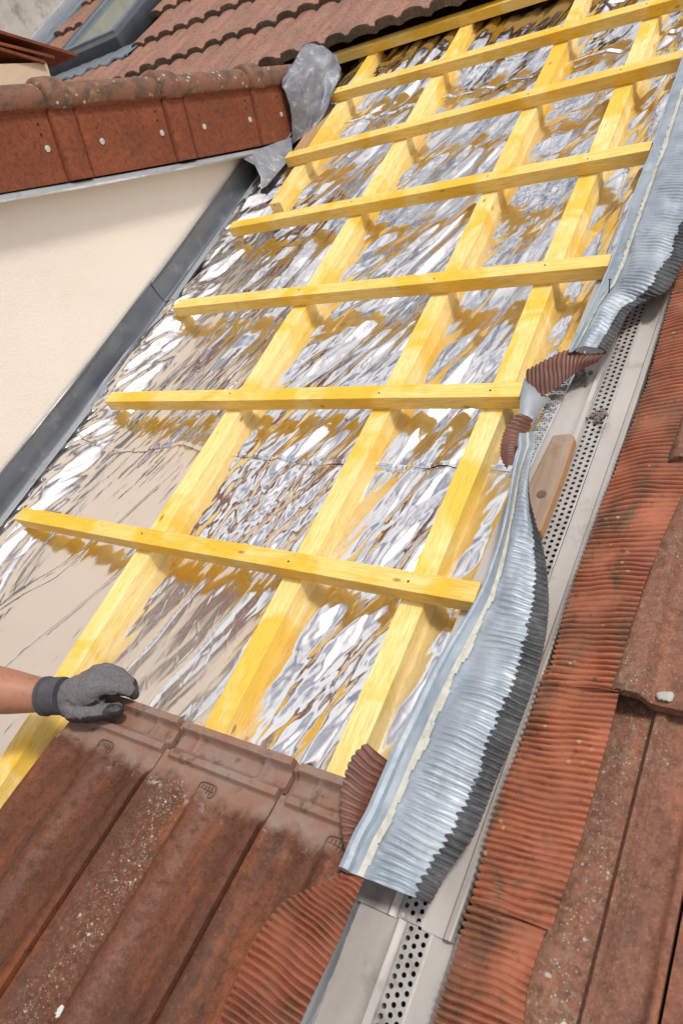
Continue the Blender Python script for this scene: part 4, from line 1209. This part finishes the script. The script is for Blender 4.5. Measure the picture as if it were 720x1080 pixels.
def build_person():
    root = empty('person', 'bare forearm and grey gloved hand of a kneeling roofer gripping a clay tile', 'person', (-1.75, -0.35, 0.08))
    V = [(-1.80, -0.36, 0.22), (-1.74, -0.27, 0.36), (-1.68, -0.20, 0.47), (-1.64, -0.14, 0.55),            # pelvis, waist, chest, neck root
         (-1.60, -0.08, 0.62), (-1.57, -0.02, 0.71), (-1.55, 0.03, 0.78),                                     # neck, head
         (-1.62, -0.03, 0.45), (-1.49, 0.045, 0.31), (-1.358, 0.088, 0.208), (-1.29, 0.112, 0.176), (-1.227, 0.130, 0.148), (-1.150, 0.154, 0.118), (-1.115, 0.164, 0.110),   # left shoulder, arm, wrist
         (-1.66, -0.34, 0.44), (-1.52, -0.40, 0.30), (-1.36, -0.30, 0.20), (-1.28, -0.26, 0.16),              # right arm
         (-1.66, -0.24, 0.17), (-1.52, -0.16, 0.11), (-1.72, -0.22, 0.07), (-1.92, -0.30, 0.06),              # left leg kneeling
         (-1.66, -0.50, 0.17), (-1.52, -0.50, 0.11), (-1.72, -0.56, 0.07), (-1.92, -0.60, 0.06)]
    V = [(u + (0.16 if i not in (8, 9, 10, 11, 12, 13) else 0.0), v, n) for i, (u, v, n) in enumerate(V)]
    V[7] = (-1.55, -0.03, 0.43)
    E = [(0, 1), (1, 2), (2, 3), (3, 4), (4, 5), (5, 6), (2, 7), (7, 8), (8, 9), (9, 10), (10, 11), (11, 12), (12, 13), (2, 14), (14, 15), (15, 16), (16, 17),
         (0, 18), (18, 19), (19, 20), (20, 21), (0, 22), (22, 23), (23, 24), (24, 25)]
    R = [0.13, 0.12, 0.135, 0.075, 0.055, 0.085, 0.07, 0.065, 0.056, 0.047, 0.050, 0.046, 0.031, 0.025, 0.065, 0.05, 0.042, 0.03, 0.085, 0.06, 0.05, 0.04, 0.085, 0.06, 0.05, 0.04]
    skin_obj('body', V, E, R, SKIN, root, 0)
    sh = [0, 1, 2, 3, 7, 8, 14, 15]
    mp = {a: i for i, a in enumerate(sh)}
    Es = [(mp[a], mp[b]) for a, b in E if a in mp and b in mp]
    skin_obj('shirt', [V[i] for i in sh], Es, [R[i] + 0.014 for i in sh], SHIRT, root, 0)
    tr = [0, 18, 19, 20, 21, 22, 23, 24, 25]
    mp = {a: i for i, a in enumerate(tr)}
    Es = [(mp[a], mp[b]) for a, b in E if a in mp and b in mp]
    skin_obj('trousers', [V[i] for i in tr], Es, [R[i] + 0.03 for i in tr], TROUS, root, 0)
    skin_obj('hair', [(-1.425, -0.01, 0.74), (-1.415, 0.01, 0.80)], [(0, 1)], [0.085, 0.07], HAIR, root, 0)

    # glove: palm, four fingers closing behind the tile's head edge, thumb on its face
    m = MB()
    def ball(c, r, q=(1, 1, 1)):
        V = []; F = []; na, nb = 12, 16
        for i in range(na + 1):
            for j in range(nb):
                th, ph = math.pi * i / na, 2 * math.pi * j / nb
                V.append((c[0] + r * q[0] * math.sin(th) * math.cos(ph), c[1] + r * q[1] * math.sin(th) * math.sin(ph), c[2] + r * q[2] * math.cos(th)))
        for i in range(na):
            for j in range(nb): F.append((i * nb + j, (i + 1) * nb + j, (i + 1) * nb + (j + 1) % nb, i * nb + (j + 1) % nb))
        m.add(V, F)
    def chain(pts):
        for i, (u, v, n, r) in enumerate(pts):
            if i + 1 < len(pts):
                P0 = Vector((u, v, n)); P1 = Vector(pts[i + 1][:3]); k = max(2, int((P1 - P0).length / 0.0035))
                for q in range(k):
                    t = q / k; p = P0.lerp(P1, t); ball(p, r + (pts[i + 1][3] - r) * t)
            else: ball((u, v, n), r)
    # back of the hand
    for i in range(9):
        t = i / 8
        ball((-1.128 + 0.073 * t, 0.160 + 0.036 * t, 0.110 - 0.003 * t), 0.0275 + 0.006 * math.sin(1.9 * t), (1.0, 1.0 + 0.16 * t, 0.86))
    chain([(-1.070, 0.182, 0.111, 0.019), (-1.044, 0.190, 0.116, 0.0185), (-1.026, 0.203, 0.115, 0.0158), (-1.004, 0.212, 0.104, 0.0142), (-0.992, 0.218, 0.086, 0.0126), (-0.996, 0.218, 0.070, 0.0108)])
    chain([(-1.074, 0.198, 0.110, 0.019), (-1.050, 0.212, 0.116, 0.0178), (-1.034, 0.226, 0.114, 0.0152), (-1.014, 0.233, 0.101, 0.0138), (-1.003, 0.232, 0.082, 0.0122), (-1.007, 0.228, 0.066, 0.0104)])
    chain([(-1.082, 0.206, 0.107, 0.018), (-1.064, 0.224, 0.110, 0.0165), (-1.048, 0.237, 0.106, 0.0142), (-1.033, 0.241, 0.093, 0.0128), (-1.025, 0.237, 0.076, 0.0114), (-1.029, 0.230, 0.062, 0.0098)])
    chain([(-1.094, 0.208, 0.103, 0.017), (-1.082, 0.226, 0.103, 0.0148), (-1.069, 0.240, 0.098, 0.0130), (-1.056, 0.243, 0.086, 0.0112), (-1.050, 0.237, 0.072, 0.0100), (-1.054, 0.230, 0.060, 0.0088)])
    chain([(-1.108, 0.156, 0.102, 0.024), (-1.080, 0.150, 0.097, 0.0225), (-1.052, 0.153, 0.092, 0.0190), (-1.024, 0.166, 0.087, 0.0155), (-1.001, 0.179, 0.082, 0.0142)])
    gc = (-1.06, 0.186, 0.098)
    m.V = [tuple(gc[k] + (p[k] - gc[k]) * (0.93 if k < 2 else 0.95) - (0.006 if k == 0 else 0) for k in range(3)) for p in m.V]
    g = m.build('glove', [GLOVE, COAT], root)
    md = g.modifiers.new('remesh', 'REMESH'); md.mode = 'VOXEL'; md.voxel_size = 0.0019; md.use_smooth_shade = True
    md = g.modifiers.new('smooth', 'SMOOTH'); md.iterations = 7; md.factor = 0.5
    ev = g.evaluated_get(bpy.context.evaluated_depsgraph_get())
    m2 = bpy.data.meshes.new_from_object(ev)
    g.modifiers.clear(); g.data = m2; m2.materials.clear(); m2.materials.append(GLOVE); m2.materials.append(COAT)
    co_ = np.zeros(len(m2.vertices) * 3); m2.vertices.foreach_get('co', co_); co_ = co_.reshape(-1, 3)
    no_ = np.zeros(len(m2.vertices) * 3); m2.vertices.foreach_get('normal', no_); no_ = no_.reshape(-1, 3)
    wr = 0.0016 * perlin(co_[:, 0] * 75 + co_[:, 1] * 30, co_[:, 1] * 60 + co_[:, 2] * 50, 300) - 0.0012 * np.maximum(0, 1 - np.abs(perlin(co_[:, 0] * 60, co_[:, 1] * 26 + co_[:, 2] * 22, 301)) * 6)
    co_ = co_ + no_ * wr[:, None]
    m2.vertices.foreach_set('co', co_.reshape(-1)); m2.update()
    for p in m2.polygons: p.use_smooth = True; p.material_index = 0
    # black coating on the palm side and the finger ends
    base = BASE[root.name]; off = np.array([base[0], base[1], bend(base[1], base[2])])
    for p in g.data.polygons:
        c = np.array(p.center) + off
        c[2] -= SAG * (c[1] - 0.3) ** 2
        nz = p.normal.z; ny = p.normal.y
        thumb = c[1] < 0.178 + 0.4 * max(c[0] + 1.03, 0) and c[2] < 0.112
        if (c[2] < 0.088 and c[1] > 0.195) or (thumb and (c[0] > -1.022 or (ny < -0.1 and nz < 0.5 + 5.0 * (c[0] + 1.065)))) or (nz < -0.3 and c[0] > -1.10) or (nz < 0.05 and ny < -0.2 and c[0] > -1.045 and c[1] > 0.18): p.material_index = 1
    # ribbed cuff
    A = np.array([-1.150, 0.153, 0.1185]); Bv = np.array([-1.100, 0.170, 0.112]); d = (Bv - A)
    m = MB(); n1 = 40; pts = []; rad = []
    for i in range(n1):
        t = i / (n1 - 1)
        pts.append(tuple(A + d * t * 0.78)); rad.append(0.0315 + 0.0010 * math.sin(t * 44) + (0.0022 if t < 0.18 else 0.0) + 0.001 * t)
    m.tube(pts, rad, 24)
    m.build('cuff', CUFFM, g, sharp=60)
build_person()

# ---------------------------------------------------------------- camera
Rm = np.array([[0.8198, 0.4043, -0.4054], [-0.0831, 0.7846, 0.6144], [0.5665, -0.4700, 0.6768]])   # u,v,n -> camera
U_, _, Vt = np.linalg.svd(Rm); Rm = U_ @ Vt
roof = Matrix.Rotation(PITCH, 3, 'X')
cam = bpy.data.cameras.new('camera')
cam.sensor_fit = 'VERTICAL'; cam.sensor_height = 36.0; cam.lens = 36.0 * 787.19 / 1080.0
cam.clip_start = 0.02; cam.clip_end = 2000
co = bpy.data.objects.new('camera', cam); COL.objects.link(co)
rot = roof @ Matrix(Rm.T.tolist())
co.matrix_world = Matrix.Translation(Wp(0, 0, 1.0, bent=False)) @ rot.to_4x4()
cam.dof.use_dof = True
cam.dof.focus_distance = 1.55; cam.dof.aperture_fstop = 9.0
scene.camera = co

# ---------------------------------------------------------------- light
sun_dir = (roof @ Vector((0.42, 0.20, 0.88))).normalized()       # towards the sun
el = math.asin(sun_dir.z); az = math.atan2(sun_dir.x, sun_dir.y)
sl = bpy.data.lights.new('sun', 'SUN'); sl.energy = 2.45; sl.angle = math.radians(8); sl.color = (1.0, 0.955, 0.89)
so = bpy.data.objects.new('sun', sl); COL.objects.link(so)
so.rotation_euler = sun_dir.to_track_quat('Z', 'Y').to_euler(); so.location = (2, -3, 14)

world = bpy.data.worlds.new('World'); scene.world = world; world.use_nodes = True
nt = world.node_tree; bg = nt.nodes['Background']
sky = nt.nodes.new('ShaderNodeTexSky'); sky.sky_type = 'NISHITA'; sky.sun_disc = False
sky.sun_elevation = el; sky.sun_rotation = az; sky.air_density = 1.0; sky.dust_density = 4.0
tc = nt.nodes.new('ShaderNodeTexCoord')
nz = nt.nodes.new('ShaderNodeTexNoise'); nz.inputs['Scale'].default_value = 3.2; nz.inputs['Detail'].default_value = 6; nz.inputs['Roughness'].default_value = 0.55
nt.links.new(tc.outputs['Generated'], nz.inputs['Vector'])
rp = nt.nodes.new('ShaderNodeValToRGB'); rp.color_ramp.elements[0].position = 0.40; rp.color_ramp.elements[1].position = 0.60
nt.links.new(nz.outputs['Fac'], rp.inputs[0])
mx = nt.nodes.new('ShaderNodeMix'); mx.data_type = 'RGBA'
nt.links.new(rp.outputs[0], mx.inputs[0]); nt.links.new(sky.outputs[0], mx.inputs[6]); mx.inputs[7].default_value = (10.5, 10.5, 10.7, 1)
nt.links.new(mx.outputs[2], bg.inputs['Color']); bg.inputs['Strength'].default_value = 0.095

vs = scene.view_settings
vs.view_transform = 'Standard'; vs.look = 'None'; vs.gamma = 1; vs.use_curve_mapping = False
vs.exposure = 0.08
scene.cycles.max_bounces = 8
scene.cycles.use_denoising = True
